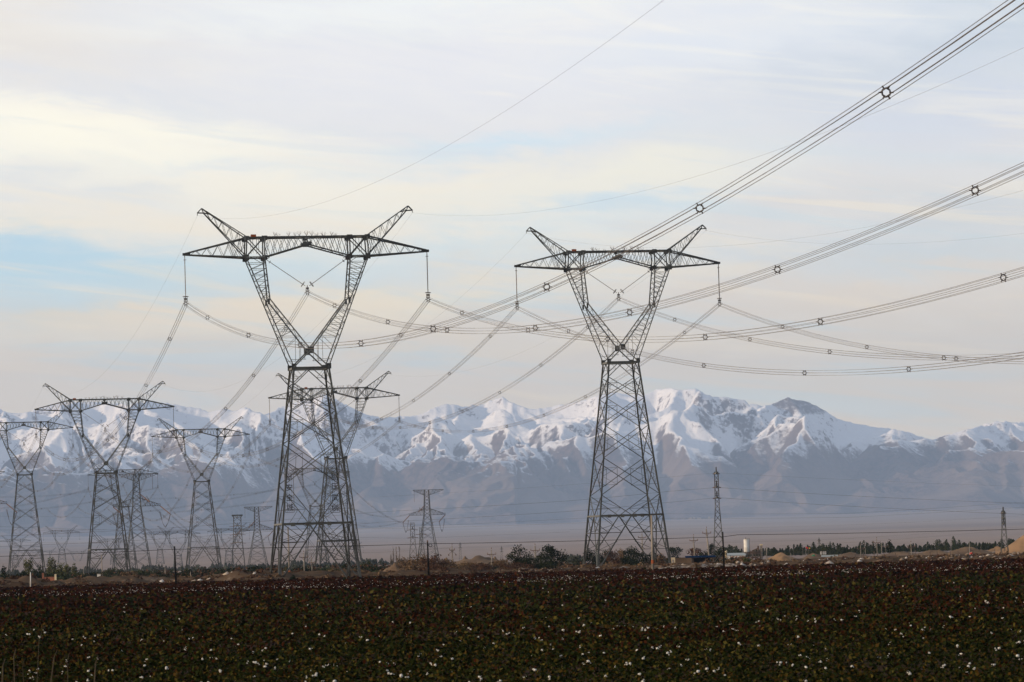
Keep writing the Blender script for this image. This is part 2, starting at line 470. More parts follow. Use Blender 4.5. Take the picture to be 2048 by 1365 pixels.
def mtn_mat(t, b):
    g = geo(t); s = t.node('ShaderNodeSeparateXYZ'); t.l.new(g.outputs['Position'], s.inputs[0])
    nsep = t.node('ShaderNodeSeparateXYZ'); t.l.new(g.outputs['Normal'], nsep.inputs[0])
    a = t.noise(g.outputs['Position'], .0009, 6, .6); bn = t.noise(g.outputs['Position'], .019, 8, .74)
    big = t.noise(g.outputs['Position'], .00025, 3, .5)
    z = t.math('ADD', s.outputs[2], t.math('MULTIPLY', t.math('SUBTRACT', a, .5), 520))
    z = t.math('ADD', z, t.math('MULTIPLY', t.math('SUBTRACT', bn, .5), 520))
    z = t.math('ADD', z, t.math('MULTIPLY', t.math('SUBTRACT', big, .5), 260))
    z = t.math('ADD', z, t.math('MULTIPLY', t.math('SUBTRACT', nsep.outputs[2], .85), 500))
    z = t.math('ADD', z, t.math('MULTIPLY', nsep.outputs[0], 210))
    dk = t.math('ADD', t.math('POWER', t.math('DIVIDE', t.math('SUBTRACT', s.outputs[0], 2960), 430), 2), t.math('POWER', t.math('DIVIDE', t.math('SUBTRACT', s.outputs[2], 1520), 190), 2))
    bare = t.math('MULTIPLY', t.ramp(s.outputs[0], 2400, 3700), t.ramp(s.outputs[0], 4600, 4000))
    z = t.math('SUBTRACT', z, t.math('MULTIPLY', bare, 20))
    snow = t.math('MULTIPLY', t.ramp(z, 810, 985), t.math('ADD', t.math('MULTIPLY', t.ramp(bn, .48, .60), .45), t.ramp(t.math('ADD', dk, t.math('MULTIPLY', t.math('SUBTRACT', bn, .5), 1.2)), .75, 1.25), clamp=True))
    steep = t.ramp(t.math('ADD', nsep.outputs[2], t.math('MULTIPLY', t.math('SUBTRACT', bn, .5), 1.3)), .40, .56)
    hi = t.ramp(s.outputs[2], 1500, 2100)
    snow = t.math('MULTIPLY', snow, steep)
    rock = t.mix(t.ramp(bn, .35, .65), (.145, .106, .100), (.040, .034, .040))
    rock = t.mix(t.ramp(a, .4, .65), rock, (.18, .135, .115))
    bp = t.node('ShaderNodeBump'); bp.inputs['Strength'].default_value = .8; bp.inputs['Distance'].default_value = 14
    t.l.new(bn, bp.inputs['Height']); t.l.new(bp.outputs[0], b.inputs['Normal'])
    return t.mix(snow, rock, (.88, .87, .88))

M_MTN = mat('mountain_rock_and_snow', mtn_mat, .9, 0)
Vm, Fm = mountains()
tag(link('mountain_range', np_mesh('mountain_range', Vm, Fm, M_MTN, smooth=True)), 'snow-capped mountain range across the horizon', 'mountains', kind='structure')

# ================================================================== GROUND


def plain_mat(t, b):
    p = geo(t).outputs['Position']
    a = t.noise(p, .0006, 6, .6); c = t.noise(p, .02, 5, .6); d = t.noise(p, .00015, 3)
    col = t.mix(t.ramp(a, .35, .65), (.27, .215, .185), (.20, .160, .145))
    col = t.mix(t.math('MULTIPLY', t.ramp(d, .4, .6), .6), col, (.33, .26, .215))
    return t.mix(t.math('MULTIPLY', t.ramp(c, .4, .7), .3), col, (.15, .12, .10))

M_PLAIN = mat('gravel_plain', plain_mat, .95, 0.0)
rows = np.concatenate([[-3000, -300, -50], np.geomspace(10, 34500, 175)-1])
us = np.linspace(-1, 1, 161); us = np.sign(us)*np.abs(us)**1.6*1.6
Yr = rows[:, None]+0*us[None, :]; Xr = us[None, :]*(np.maximum(rows, 0)[:, None]+400)
t_ = np.clip((Yr-3500)/(33500-3500), 0, 1)
Zr = PLAIN_Z*(.35*t_+.65*t_**1.7)+pnoise(Xr, Yr, 900, 4)*4*np.clip(Yr/8000, 0, 1)-.75
Zr += np.clip((Yr-20000)/8000, 0, 1)*np.clip((34000-Yr)/2500, 0, 1)*np.clip(pnoise(Xr, Yr, 700, 14, 4)+.1, 0, 1)*40
tag(link('ground', np_mesh('ground', np.stack([Xr, Yr, Zr], -1).reshape(-1, 3), grid_faces(*Yr.shape), M_PLAIN, smooth=True)), 'bare gravel plain stretching to the mountains', 'ground', kind='structure')

# rubble strip beyond the field


def rubble_mat(t, b):
    p = geo(t).outputs['Position']
    a = t.noise(p, .06, 6, .65); c = t.noise(p, .9, 5, .7); d = t.noise(p, .022, 4)
    col = t.mix(t.ramp(a, .38, .62), (.045, .030, .020), (.092, .062, .040))
    col = t.mix(t.ramp(c, .58, .76), col, (.22, .18, .14))
    col = t.mix(t.math('MULTIPLY', t.ramp(d, .55, .7), t.ramp(c, .45, .6)), col, (.45, .40, .35))
    return t.mix(t.ramp(t.noise(p, .11, 4), .6, .72), col, (.05, .035, .022))

M_RUB = mat('rubble_earth', rubble_mat, .95, 0.0)
nx, ny = 620, 330
yy = 632+(np.linspace(0, 1, ny)**1.5)*560; xx = np.linspace(-1, 1, nx)
Yr = yy[:, None]+0*xx[None, :]; Xr = xx[None, :]*(.17*yy[:, None]+30)
edge = np.clip((Yr-632)/8, 0, 1)*np.clip((1192-Yr)/150, 0, 1)
hump = np.clip(pnoise(Xr, Yr, 15, 31, 4)*2+.25, 0, 1.2)*1.35+np.clip(pnoise(Xr, Yr, 4.0, 32, 3)*2, 0, 1)*.55+pnoise(Xr, Yr, 1.3, 33, 2)*.30
hump *= np.clip(.60-.40*Xr/60, .55, 1.0)
Zr = -.95+edge*(.55+hump*np.clip(1.2-(Yr-632)/200, .25, 1))
RUBG = (yy.copy(), Zr.copy())


def rub_z(X, Y):
    r = np.clip(np.interp(Y, RUBG[0], np.arange(ny_r)), 0, ny_r-1).astype(int); c = np.clip((X/(.17*Y+30)+1)/2*(nx_r-1), 0, nx_r-1).astype(int)
    return RUBG[1][r, c]


nx_r, ny_r = nx, ny
tag(link('rubble_ground', np_mesh('rubble_ground', np.stack([Xr, Yr, Zr], -1).reshape(-1, 3), grid_faces(ny, nx), M_RUB)), 'rough brown rubble strip behind the cotton field', 'ground', kind='structure')

RD = np.random.RandomState(77); n = 9000
Yd_ = 640+RD.rand(n)**1.6*330; Xd_ = RD.uniform(-1, 1, n)*(.148*Yd_+10)
kp = pnoise(Xd_, Yd_, 22, 78, 3) > -.05+.25*(Xd_ < 20); Xd_, Yd_ = Xd_[kp], Yd_[kp]; n = len(Xd_)
ri = np.interp(Yd_, yy, np.arange(ny)); ci_ = (Xd_/(.17*Yd_+30)+1)/2*(nx-1)
Zd_ = Zr[ri.astype(int), ci_.astype(int)]
_ico = np.array([(1, 0, 0), (-1, 0, 0), (0, 1, 0), (0, -1, 0), (0, 0, 1), (0, 0, -1)], float); _f = np.array([(0, 2, 4), (2, 1, 4), (1, 3, 4), (3, 0, 4), (2, 0, 5), (1, 2, 5), (3, 1, 5), (0, 3, 5)])
_r = RD.gamma(2.0, .085, n)+.07
_V = np.stack([Xd_, Yd_, Zd_], 1)[:, None, :]+_ico[None]*_r[:, None, None]*RD.uniform(.6, 1.5, (n, 6, 1))*np.array([1.3, 1, .7])
_c = np.array([(.34, .29, .24), (.20, .15, .11), (.12, .08, .055), (.46, .42, .38)])[RD.choice(4, n, p=[.25, .3, .33, .12])]
M_DEB = mat('rubble_debris', attr(), .95, 0)
tag(link('rubble_debris', np_mesh('rubble_debris', _V.reshape(-1, 3), (_f[None]+6*np.arange(n)[:, None, None]).reshape(-1, 3), M_DEB, np.repeat(_c, 6, 0))), 'scattered stones and broken concrete over the rubble strip', 'stones', kind='stuff')

# ================================================================== COTTON FIELD
RF = np.random.RandomState(11)


def soil_mat(t, b):
    p = geo(t).outputs['Position']
    return t.mix(t.ramp(t.noise(p, .8, 5), .4, .65), (.030, .020, .014), (.055, .036, .026))

M_SOIL = mat('field_soil', soil_mat, .95, 0.0)
yy = np.geomspace(40, 640, 120); xx = np.linspace(-1, 1, 120)
Yr = yy[:, None]+0*xx[None, :]; Xr = xx[None, :]*(.17*yy[:, None]+25)
Zr = -.62+pnoise(Xr, Yr, 6, 5)*.05
Zr[-1, :] -= .4
tag(link('field_soil', np_mesh('field_soil', np.stack([Xr, Yr, Zr], -1).reshape(-1, 3), grid_faces(120, 120), M_SOIL)), 'dark soil under the cotton plants', 'field', kind='structure')


def ctop(X, Y):
    rowp = (X*1.0+Y*.12)/.95*2*math.pi
    return -.02+.10*np.sin(rowp)*np.clip(1.2-Y/400, .2, 1)+.16*pnoise(X, Y, 5, 41, 3)+.12*pnoise(X, Y, 28, 42, 2)


def scatter(n, y0, y1):
    iv = RF.uniform(1/y1, 1/y0, n); Y = 1/iv; X = RF.uniform(-1, 1, n)*(.148*Y+7)
    return X, Y


def leafcols(X, Y, red):
    pal = np.array([(.025, .034, .009), (.038, .046, .012), (.017, .023, .008), (.110, .092, .022), (.062, .020, .009), (.044, .016, .008), (.090, .052, .012)])
    pg = pnoise(X, Y, 14, 51, 4); pr = pnoise(X, Y*1.0, 26, 52, 3)
    u = RF.rand(len(X)); k = np.zeros(len(X), int)
    k[u > .30] = 1; k[u > .5] = 2; k[(u > .72+.1*pg)] = 3; k[u > .86+.1*pg] = 6
    rr = RF.rand(len(X)) < np.clip(.10+.55*pr+red, .02, .97)
    k = np.where(rr, np.where(RF.rand(len(X)) < .55, 4, 5), k)
    return pal[k]*RF.uniform(.6, 1.45, (len(X), 1))

Vs, Fs, Cs, off = [], [], [], 0
for (n, y0, y1, red, depth, dens) in ((150000, 70, 150, -.05, .42, 1), (90000, 140, 442, .06, .34, 1), (80000, 440, 640, .86, .30, 1)):
    X, Y = scatter(n, y0, y1)
    pathc = (X < -9.6-.02*(Y-90)) & (Y < 104) & (X < -.105*Y)
    keep = ~pathc; X, Y = X[keep], Y[keep]
    Z = ctop(X, Y)-depth*RF.rand(len(X))**1.3+.16*pnoise(X, Y, .8, 43, 1)-.35*np.clip(pnoise(X, Y, 3.2, 44, 2)*2-.55, 0, 1)
    size = np.maximum(.095, .00105*Y)*RF.uniform(.7, 1.35, len(X))
    V, Q = quads(np.stack([X, Y, Z], 1), size, RF, .25, .8)
    c = .44*leafcols(X, Y, red+.35*(np.clip((Y-150)/290, 0, 1) if y1 < 600 else 0))
    Vs.append(V); Fs.append(Q+off); off += len(V); Cs.append(np.repeat(c, 4, 0))
crop = link('cotton_crop', np_mesh('cotton_crop', np.vstack(Vs), np.vstack(Fs), M_LEAF, np.vstack(Cs)))
tag(crop, 'dark green and rust-red cotton plants filling the foreground field', 'cotton plants', kind='stuff')

# bolls
ico = []
phi = (1+5**.5)/2
for a in (-1, 1):
    for b in (-phi, phi):
        ico += [(0, a, b), (a, b, 0), (b, 0, a)]
ico = np.array(ico); ico /= np.linalg.norm(ico[0])
icof = []
for i in range(12):
    for j in range(i+1, 12):
        for k in range(j+1, 12):
            if max(np.linalg.norm(ico[i]-ico[j]), np.linalg.norm(ico[j]-ico[k]), np.linalg.norm(ico[i]-ico[k])) < 1.1:
                icof.append((i, j, k) if np.dot(np.cross(ico[j]-ico[i], ico[k]-ico[i]), ico[i]) > 0 else (i, k, j))
icof = np.array(icof)
Vs, Fs, off = [], [], 0


def lumps(P, r, R, jit=.22):
    n = len(P)
    V = P[:, None, :]+ico[None]*(r[:, None, None]*(1+R.uniform(-jit, jit, (n, 12, 1))))*np.array([1, 1, .8])
    return V.reshape(-1, 3), (icof[None]+12*np.arange(n)[:, None, None]).reshape(-1, 3)

for (n, y0, y1, r0) in ((560, 84, 170, .027), (330, 150, 442, .034), (8200, 440, 500, .036), (7600, 490, 636, .038)):
    X, Y = scatter(n, y0, y1)
    if y0 < 200:
        k = (pnoise(X, Y, 9, 61, 2) > -.45+.3*(Y > 130)) & ~((X < -.105*Y) & (Y < 104)); X, Y = X[k], Y[k]
    nb = 3 if y0 < 400 else 1
    X = np.repeat(X, nb)+RF.normal(size=len(X)*nb)*.028; Y = np.repeat(Y, nb)+RF.normal(size=len(Y)*nb)*.03
    Z = ctop(X, Y)+RF.uniform(-.02, .05, len(X))
    V, Q = lumps(np.stack([X, Y, Z], 1), r0*np.clip(RF.gamma(3.2, .26, len(X)), .35, 1.7), RF)
    Vs.append(V); Fs.append(Q+off); off += len(V)
tag(link('cotton_boll', np_mesh('cotton_boll', np.vstack(Vs), np.vstack(Fs), M_BOLL, smooth=True), crop), 'white open cotton bolls', kind='stuff')

# dry stalks in the lower left corner
for i, (tx, ty, bx, by, w, lab) in enumerate([
    (6, 1316, 1, 1385, .075, 'thick dry reed stalk at the very left edge of the field'),
    (27, 1296, 33, 1385, .05, 'pale dry stalk standing on the bare soil patch'),
    (44, 1317, 52, 1385, .03, 'thin dark dry stalk on the bare soil patch, right of the pale one'),
    (79, 1262, 70, 1385, .03, 'tall thin brown stalk rising among the cotton leaves'),
    (110, 1298, 86, 1385, .06, 'straw-coloured stalk leaning to the right beside the soil patch'),
    (134, 1305, 138, 1385, .035, 'faint brown upright stalk half hidden by cotton leaves'),
    (192, 1310, 184, 1385, .07, 'broad straw-coloured stalk farthest right in the lower left corner')]):
    m = MB(); Yd = 84.0; a = unproj(bx, by, Yd); b = unproj(tx, ty, Yd); a.z = -.6
    mid = (a+b)/2+Vector((rnd.uniform(-.02, .02), 0, 0))
    r = thing('dry_stalk', a, lab, 'stalk', 'dry stalks at the near corner of the field')
    m.tube([Vector((0, 0, 0)), (mid-a)*.5+Vector((.015, 0, 0)), mid-a, (b-a)*.8+(mid-a)*.2, b-a+Vector((.05, 0, -.02))], w/2.6, 6, w/7); m.build('stem', M_STRAW, r)
    l = MB(); l.add([tuple(mid-a), tuple(mid-a+Vector((.05, .02, .03))), tuple(mid-a+Vector((.16, .03, -.10))), tuple(mid-a+Vector((.04, .01, -.04)))], [(0, 1, 2, 3)]); l.build('leaf_blade', M_STRAW, r)

# ================================================================== PYLONS
SLOPE = .178; YAW = math.atan(SLOPE)
hx = lambda h: 3+7.6/19.1*h              # outer window chord
dp = lambda h: 3-1.4*min(h, 19.1)/19.1   # half depth of the head


def inter(a, b, t): return tuple(a[i]+(b[i]-a[i])*t for i in range(3))


def body_parts(H):
    """4 leg meshes, bracing mesh, belt mesh for a body H metres high up to the waist"""
    bw = lambda h: 3+.11*(H-h)
    if H > 39: lv = [1, .925, .82, .686, .53, .35, .25]
    elif H > 16: lv = [1, .91, .79, .643, .45, .26]
    else: lv = [1, .85, .6, .3]
    lv = [l*H for l in lv]; hb = lv[-1]
    legs = []
    for sx in (-1, 1):
        for sy in (-1, 1):
            m = MB(); m.beam((sx*bw(0), sy*bw(0), -.5), (sx*bw(hb), sy*bw(hb), hb), .34); m.beam((sx*bw(hb), sy*bw(hb), hb), (sx*3, sy*3, H), .29)
            m.box((sx*bw(0), sy*bw(0), -.35), (.9, .9, .7))
            legs.append(m.mesh('leg', M_STEEL))
    m = MB(); belt = MB(); waist = MB()
    for fi in range(4):
        def P(t, h):
            b = bw(h)
            return [(t*b, -b, h), (b, t*b, h), (-t*b, b, h), (-b, -t*b, h)][fi]
        w1, w2 = .135, .062
        m.beam(P(0, H-.15), P(-1, lv[1]), w1); m.beam(P(0, H-.15), P(1, lv[1]), w1)
        for s in (-1, 1):
            m.beam(P(s*.5, (H+lv[1])/2), P(s, (H+lv[1])/2), w2); m.beam(P(s*.5, (H+lv[1])/2), P(s, H), w2)
        for i in range(1, len(lv)-2):
            h1, h0 = lv[i], lv[i+1]
            m.beam(P(-1, h0), P(1, h1), w1); m.beam(P(1, h0), P(-1, h1), w1)
            for s in (-1, 1):
                for q in (.27, .73):
                    hh = h0+(h1-h0)*q; tt = s*(1-2*min(q, 1-q))
                    m.beam(P(s, hh), P(tt, hh), w2)
                m.beam(P(s*.46, h0+(h1-h0)*.27), P(s*.46, h0+(h1-h0)*.73), w2)
                m.beam(P(s, h0+(h1-h0)*.5), P(s*.46, h0+(h1-h0)*.27), w2); m.beam(P(s, h0+(h1-h0)*.5), P(s*.46, h0+(h1-h0)*.73), w2)
        # half X down to the belt
        h1 = lv[-2]
        m.beam(P(-1, h1), P(0, hb), w1); m.beam(P(1, h1), P(0, hb), w1)
        for s in (-1, 1):
            for q in (.35, .7):
                hh = hb+(h1-hb)*q; m.beam(P(s, hh), P(s*q, hh), w2)
            m.beam(P(s*.35, hb+(h1-hb)*.35), P(s, hb+(h1-hb)*.7), w2); m.beam(P(s*.35, hb+(h1-hb)*.35), P(s*.6, hb), w2)
        # legs of the inverted V under the belt
        for s in (-1, 1):
            m.beam(P(0, hb), P(s*.93, 0), .20)
            q = [(1-k/3.0) for k in range(4)]
            for k in (1, 2):
                hh = hb*(1-k/3.0); tt = .93*k/3.0
                m.beam(P(s*tt, hh), P(s, hh), w1 if k == 1 else .1)
            for k in range(3):
                h_a, h_b = hb*(1-k/3.0), hb*(1-(k+1)/3.0)
                m.beam(P(s, h_a), P(s*.93*(k+1)/3.0, h_b), .11); m.beam(P(s*.93*(k+.5)/3.0, (h_a+h_b)/2), P(s, h_b), .08)
                if k < 2: m.beam(P(s*.93*(k+.5)/3.0, (h_a+h_b)/2), P(s*(.45+.3*k), h_b if k else h_a), .07)
        belt.beam(P(-1.02, hb), P(1.02, hb), .34, .30); waist.beam(P(-1.0, H-.16), P(1.0, H-.16), .36, .36)
        if fi in (0, 2): m.beam(P(-1, hb), (0, 0, hb), .1); m.beam(P(1, hb), (0, 0, hb), .1)
    # equipment boxes hung on the belt
    boxes = []
    for t in (-.72, -.30, .1, .33):
        boxes.append(MB()); boxes[-1].box((t*bw(hb), -bw(hb)-.24, hb-.12), (.7, .10, .62))
    return legs, m.mesh('body_lattice', M_STEEL), (belt.mesh('belt_beam', M_STEEL), waist.mesh('waist_beam', M_STEEL), [bx_.mesh('equipment_box', M_PLATE) for bx_ in boxes]), hb, bw


def lace(m, A, B, n, w, both=True):
    """zigzag between two chord functions A(t), B(t)"""
    for i in range(n):
        t0, t1 = i/n, (i+1)/n
        if i % 2 == 0: m.beam(A(t0), B(t1), w)
        else: m.beam(B(t0), A(t1), w)
        if both and i: m.beam(A(t0), B(t0), w)


def head_meshes():
    R = {}
    for s in (-1, 1):
        m = MB()
        for y in (-1, 1):
            O = lambda t: (s*hx(19.1*t), y*dp(19.1*t), 19.1*t)
            m.beam(O(0), O(1), .165)
            ku = (s*6.75, y*dp(11.8), 11.8); it = (s*7.4, y*1.6, 19.1); ctr = (0, y*dp(2.9), 2.9); ow = (-s*3, y*3.0, 0)
            m.beam(it, ku, .205); m.beam(ku, ctr, .215); m.beam(ctr, ow, .205)
            for i in range(7):
                h0 = 19.1-7.0*i/7; h1 = 19.1-7.0*(i+1)/7
                I = lambda h: (s*(6.75+.65*(h-11.8)/7.3), y*dp(h), h)
                Oh = lambda h: (s*hx(h), y*dp(h), h)
                if i % 2 == 0 or True: m.beam(I(h0) if i else (s*9.0, y*1.6, 19.1), Oh(h1) if i else I(h1), .075)
                m.beam(I(h1), Oh(h1), .075)
            for i in range(8):
                h0 = 11.8-8.6*i/8; h1 = 11.8-8.6*(i+1)/8
                J = lambda h: (s*6.75*(h-2.9)/8.9, y*dp(h), h)
                if i < 6: m.beam(J(h0), Oh(h1), .062); m.beam(J(h1), Oh(h1), .062)
            for xx_ in (1.1, 2.0): m.beam((s*xx_, y*dp(1.3), 1.3), (s*xx_, y*dp(4), 2.9+xx_*1.32), .062)
            m.beam((s*.9, y*dp(1.3), 1.3), Oh(1.3), .075); m.beam((s*2.2, y*dp(3), 3.0+2.2), (s*4.2, y*dp(3), 3.2), .062)
            # gusset plates
            for (px, h, w, hh) in ((0, 2.9, 1.05, 1.15), (s*3, .1, .8, .95), (s*7.35, 19.0, .75, .8), (s*10.5, 19.0, .8, .95), (s*6.95, 11.4, .35, 1.0)):
                m.box((px, y*(dp(h)+.06+(.02 if s > 0 else 0)), h), (w, .05, hh))
        # cross lacing between the front and back planes
        for i in range(9):
            h0, h1 = 19.1*i/9, 19.1*(i+1)/9
            sg = 1 if i % 2 else -1
            m.beam((s*hx(h0), sg*dp(h0), h0), (s*hx(h1), -sg*dp(h1), h1), .062)
        for i in range(8):
            J2 = lambda h: s*(6.75*(h-2.9)/8.9 if h < 11.8 else 6.75+.65*(h-11.8)/7.3)
            h0, h1 = 2.9+16.2*i/8, 2.9+16.2*(i+1)/8; sg = 1 if i % 2 else -1
            m.beam((J2(h0), sg*dp(h0), h0), (J2(h1), -sg*dp(h1), h1), .062)
        R['window_arm', s] = m.mesh('window_arm', M_STEEL)
        # side arm
        m = MB(); T = lambda y: (s*21, y*.22, 19.85)
        for y in (-1, 1):
            U_ = lambda t: (s*(10.4+10.6*t), y*(1.6-1.38*t), 22.5-2.55*t); L_ = lambda t: (s*(10.6+10.4*t), y*(1.6-1.38*t), 19.1+.65*t)
            m.beam(U_(0), U_(1), .24); m.beam(L_(0), L_(1), .24); lace(m, L_, U_, 11, .065, False)
            m.beam(L_(.09), U_(.24), .062); m.beam(L_(.2), U_(.3), .062)
        for i in range(7):
            t0, t1 = i/7, (i+1)/7; sg = 1 if i % 2 else -1
            for (z0, z1) in ((19.1+.65*t0, 19.1+.65*t1), (22.5-2.55*t0, 22.5-2.55*t1)):
                m.beam((s*(10.5+10.5*t0), sg*(1.6-1.38*t0), z0), (s*(10.5+10.5*t1), -sg*(1.6-1.38*t1), z1), .06)
        m.box((s*20.7, 0, 19.85), (1.3, .55, .42))
        R['side_arm', s] = m.mesh('side_arm', M_STEEL)
        # earth-wire peak
        m = MB()
        for y in (-1, 1):
            U_ = lambda t: (s*(10.4+7.5*t), y*(1.5-1.35*t), 22.6+5.1*t); L_ = lambda t: (s*(10.7+6.9*t), y*(1.42-1.27*t), 19.4+7.5*t)
            m.beam(U_(0), U_(1), .165); m.beam(L_(0), L_(1), .165); lace(m, U_, L_, 11, .06, False)
            m.beam((s*17.9, y*.15, 27.7), (s*18.65, y*.12, 26.95), .16); m.beam((s*17.55, y*.15, 26.9), (s*18.7, y*.12, 26.95), .18); m.beam((s*17.9, y*.15, 27.7), (s*17.6, y*.15, 26.9), .12)
            m.beam((s*16.4, y*.42, 26.7), (s*17.6, y*.18, 26.9), .14)
        m.beam((s*18.65, 0, 26.95), (s*18.65, 0, 26.5), .10)
        R['earth_wire_peak', s] = m.mesh('earth_wire_peak', M_STEEL)
    # bridge
    m = MB()
    for y in (-1, 1):
        d = y*1.6
        m.beam((-10.5, d, 22.5), (10.5, d, 22.5), .25)
        for s in (-1, 1):
            m.beam((s*10.4, d, 22.5), (s*10.6, d, 19.1), .215); m.beam((s*7.35, d, 22.5), (s*7.4, d, 19.1), .215); m.beam((s*10.6, d, 19.1), (s*7.4, d, 19.1), .215)
            m.beam((s*7.4, d, 19.1), (0, d, 21.2), .215)
            m.beam((s*7.4, d, 22.5), (s*10.6, d, 19.1), .165); m.beam((s*10.4, d, 22.5), (s*7.4, d, 19.1), .165)
            for x_ in (8.4, 9.4): m.beam((s*x_, d, 22.4), (s*x_, d, 19.9), .07)
            U_ = lambda t: (s*7.35*(1-t), d, 22.5); L_ = lambda t: (s*7.4*(1-t), d, 19.1+2.1*t)
            n = 6
            for i in range(n):
                m.beam(U_(i/n), L_((i+.75)/n), .075); m.beam(L_((i+.1)/n), U_(min(1, (i+.85)/n)), .075)
            for (px, h) in ((s*10.45, 22.35), (s*7.35, 22.35)): m.box((px, y*(1.67), h), (.95, .05, .8))
        m.beam((0, d, 22.5), (0, d, 21.2), .205); m.box((0, y*1.67, 21.3), (1.5, .05, .7)); m.box((0, y*1.67, 22.3), (.8, .05, .5))
    for i in range(12):
        x0, x1 = -10.4+20.8*i/12, -10.4+20.8*(i+1)/12; sg = 1 if i % 2 else -1
        m.beam((x0, sg*1.6, 22.5), (x1, -sg*1.6, 22.5), .062); m.beam((x0, -1.6, 22.5), (x0, 1.6, 22.5), .06)
        z = lambda x: 19.1 if abs(x) > 7.4 else 21.2-2.1*abs(x)/7.4
        m.beam((x0, sg*1.6, z(x0)), (x1, -sg*1.6, z(x1)), .062)
    R['bridge_beam', 0] = m.mesh('bridge_beam', M_STEEL)
    # insulators: hanging string (origin at the top) and the V strings
    m = MB()
    for y in (-.16, .16):
        m.cyl((0, y, -.25), (0, y, -7.0), .045, n=6)
        for k in range(22): m.cyl((0, y, -.8-k*.27), (0, y, -.83-k*.27), .085, n=6)
    m.beam((0, 0, 0), (0, 0, -.3), .12)
    R['insulator_string', 0] = m.mesh('insulator_string', M_INS)
    m = MB(); m.ring((0, 0, -.75), (0, 0, 1), .22, .04); m.beam((-.2, 0, -.75), (.2, 0, -.75), .06)
    R['grading_ring', 1] = m.mesh('grading_ring', M_WIRE)
    m = MB(); m.ring((0, 0, -7.05), (0, 0, 1), .46, .055); m.beam((-.45, 0, -7.05), (.45, 0, -7.05), .07); m.beam((-.3, 0, -7.05), (-.28, 0, -7.7), .05); m.beam((.3, 0, -7.05), (.28, 0, -7.7), .05)
    R['grading_ring', 0] = m.mesh('grading_ring', M_WIRE)
    # clamp at bundle centre (origin = centre)
    m = MB()
    m.beam((0, 0, 1.3), (0, 0, .3), .12); m.box((0, 0, .78), (.5, .35, .28)); m.ring((0, 0, 0), (0, 1, 0), .22, .06, 10, 4)
    for k in range(6):
        t = math.radians(60*k); c, s_ = math.cos(t), math.sin(t); m.beam((c*.22, 0, s_*.22), (c*.40, 0, s_*.40), .10); m.box((c*.40, 0, s_*.40), (.12, .5, .12))
    m.beam((-.2, 0, .7), (-.3, 0, .25), .08); m.beam((.2, 0, .7), (.3, 0, .25), .08)
    R['clamp', 0] = m.mesh('suspension_clamp', M_WIRE)
    for s in (-1, 1):
        a = Vector((s*7.0, 0, 18.75)); b = Vector((s*.35, 0, 14.1)); d = (b-a).normalized(); m = MB()
        m.cyl(a, b, .05, n=6)
        L = (b-a).length
        for k in range(26): p = a+d*(1.3+k*.24); m.cyl(p, p+d*.03, .085, n=6)
        m.beam((s*6.6, 1.5, 19.0), a, .10); m.beam((s*6.6, -1.5, 19.0), a, .10); m.beam((s*7.4, 1.6, 19.0), a, .12); m.beam((s*7.4, -1.6, 19.0), a, .12)
        R['v', s] = m.mesh('insulator_string', M_INS)
        m = MB(); m.ring(a+d*.75, d, .24, .045); R['vr', s] = m.mesh('grading_ring', M_WIRE); m = MB(); m.ring(b-d*.5, d, .5, .055); R['vq', s] = m.mesh('grading_ring', M_WIRE)
    # bird spikes
    m = MB(); r2 = random.Random(3)
    for k in range(9):
        t = r2.uniform(0, 2*math.pi); q = r2.uniform(.25, .6); m.beam((0, 0, 0), (q*math.cos(t), q*math.sin(t), r2.uniform(.5, .95)), .022)
    R['spike', 0] = m.mesh('bird_spike', M_INS)
    m = MB(); m.box((0, 0, 0), (.95, .06, .42)); R['plate', 0] = m.mesh('marker_plate', M_ORANGE)
    return R

HEAD = head_meshes()
ATT = [(-21, 11.4), (0, 12.9), (21, 11.4), (-18.65, 26.5), (18.65, 26.5)]
TW = {}


def attach(k, i):
    X, Y, H, yaw = TW[k]; a, h = ATT[i]
    return Vector((X+a*math.cos(yaw), Y+a*math.sin(yaw), H+h))


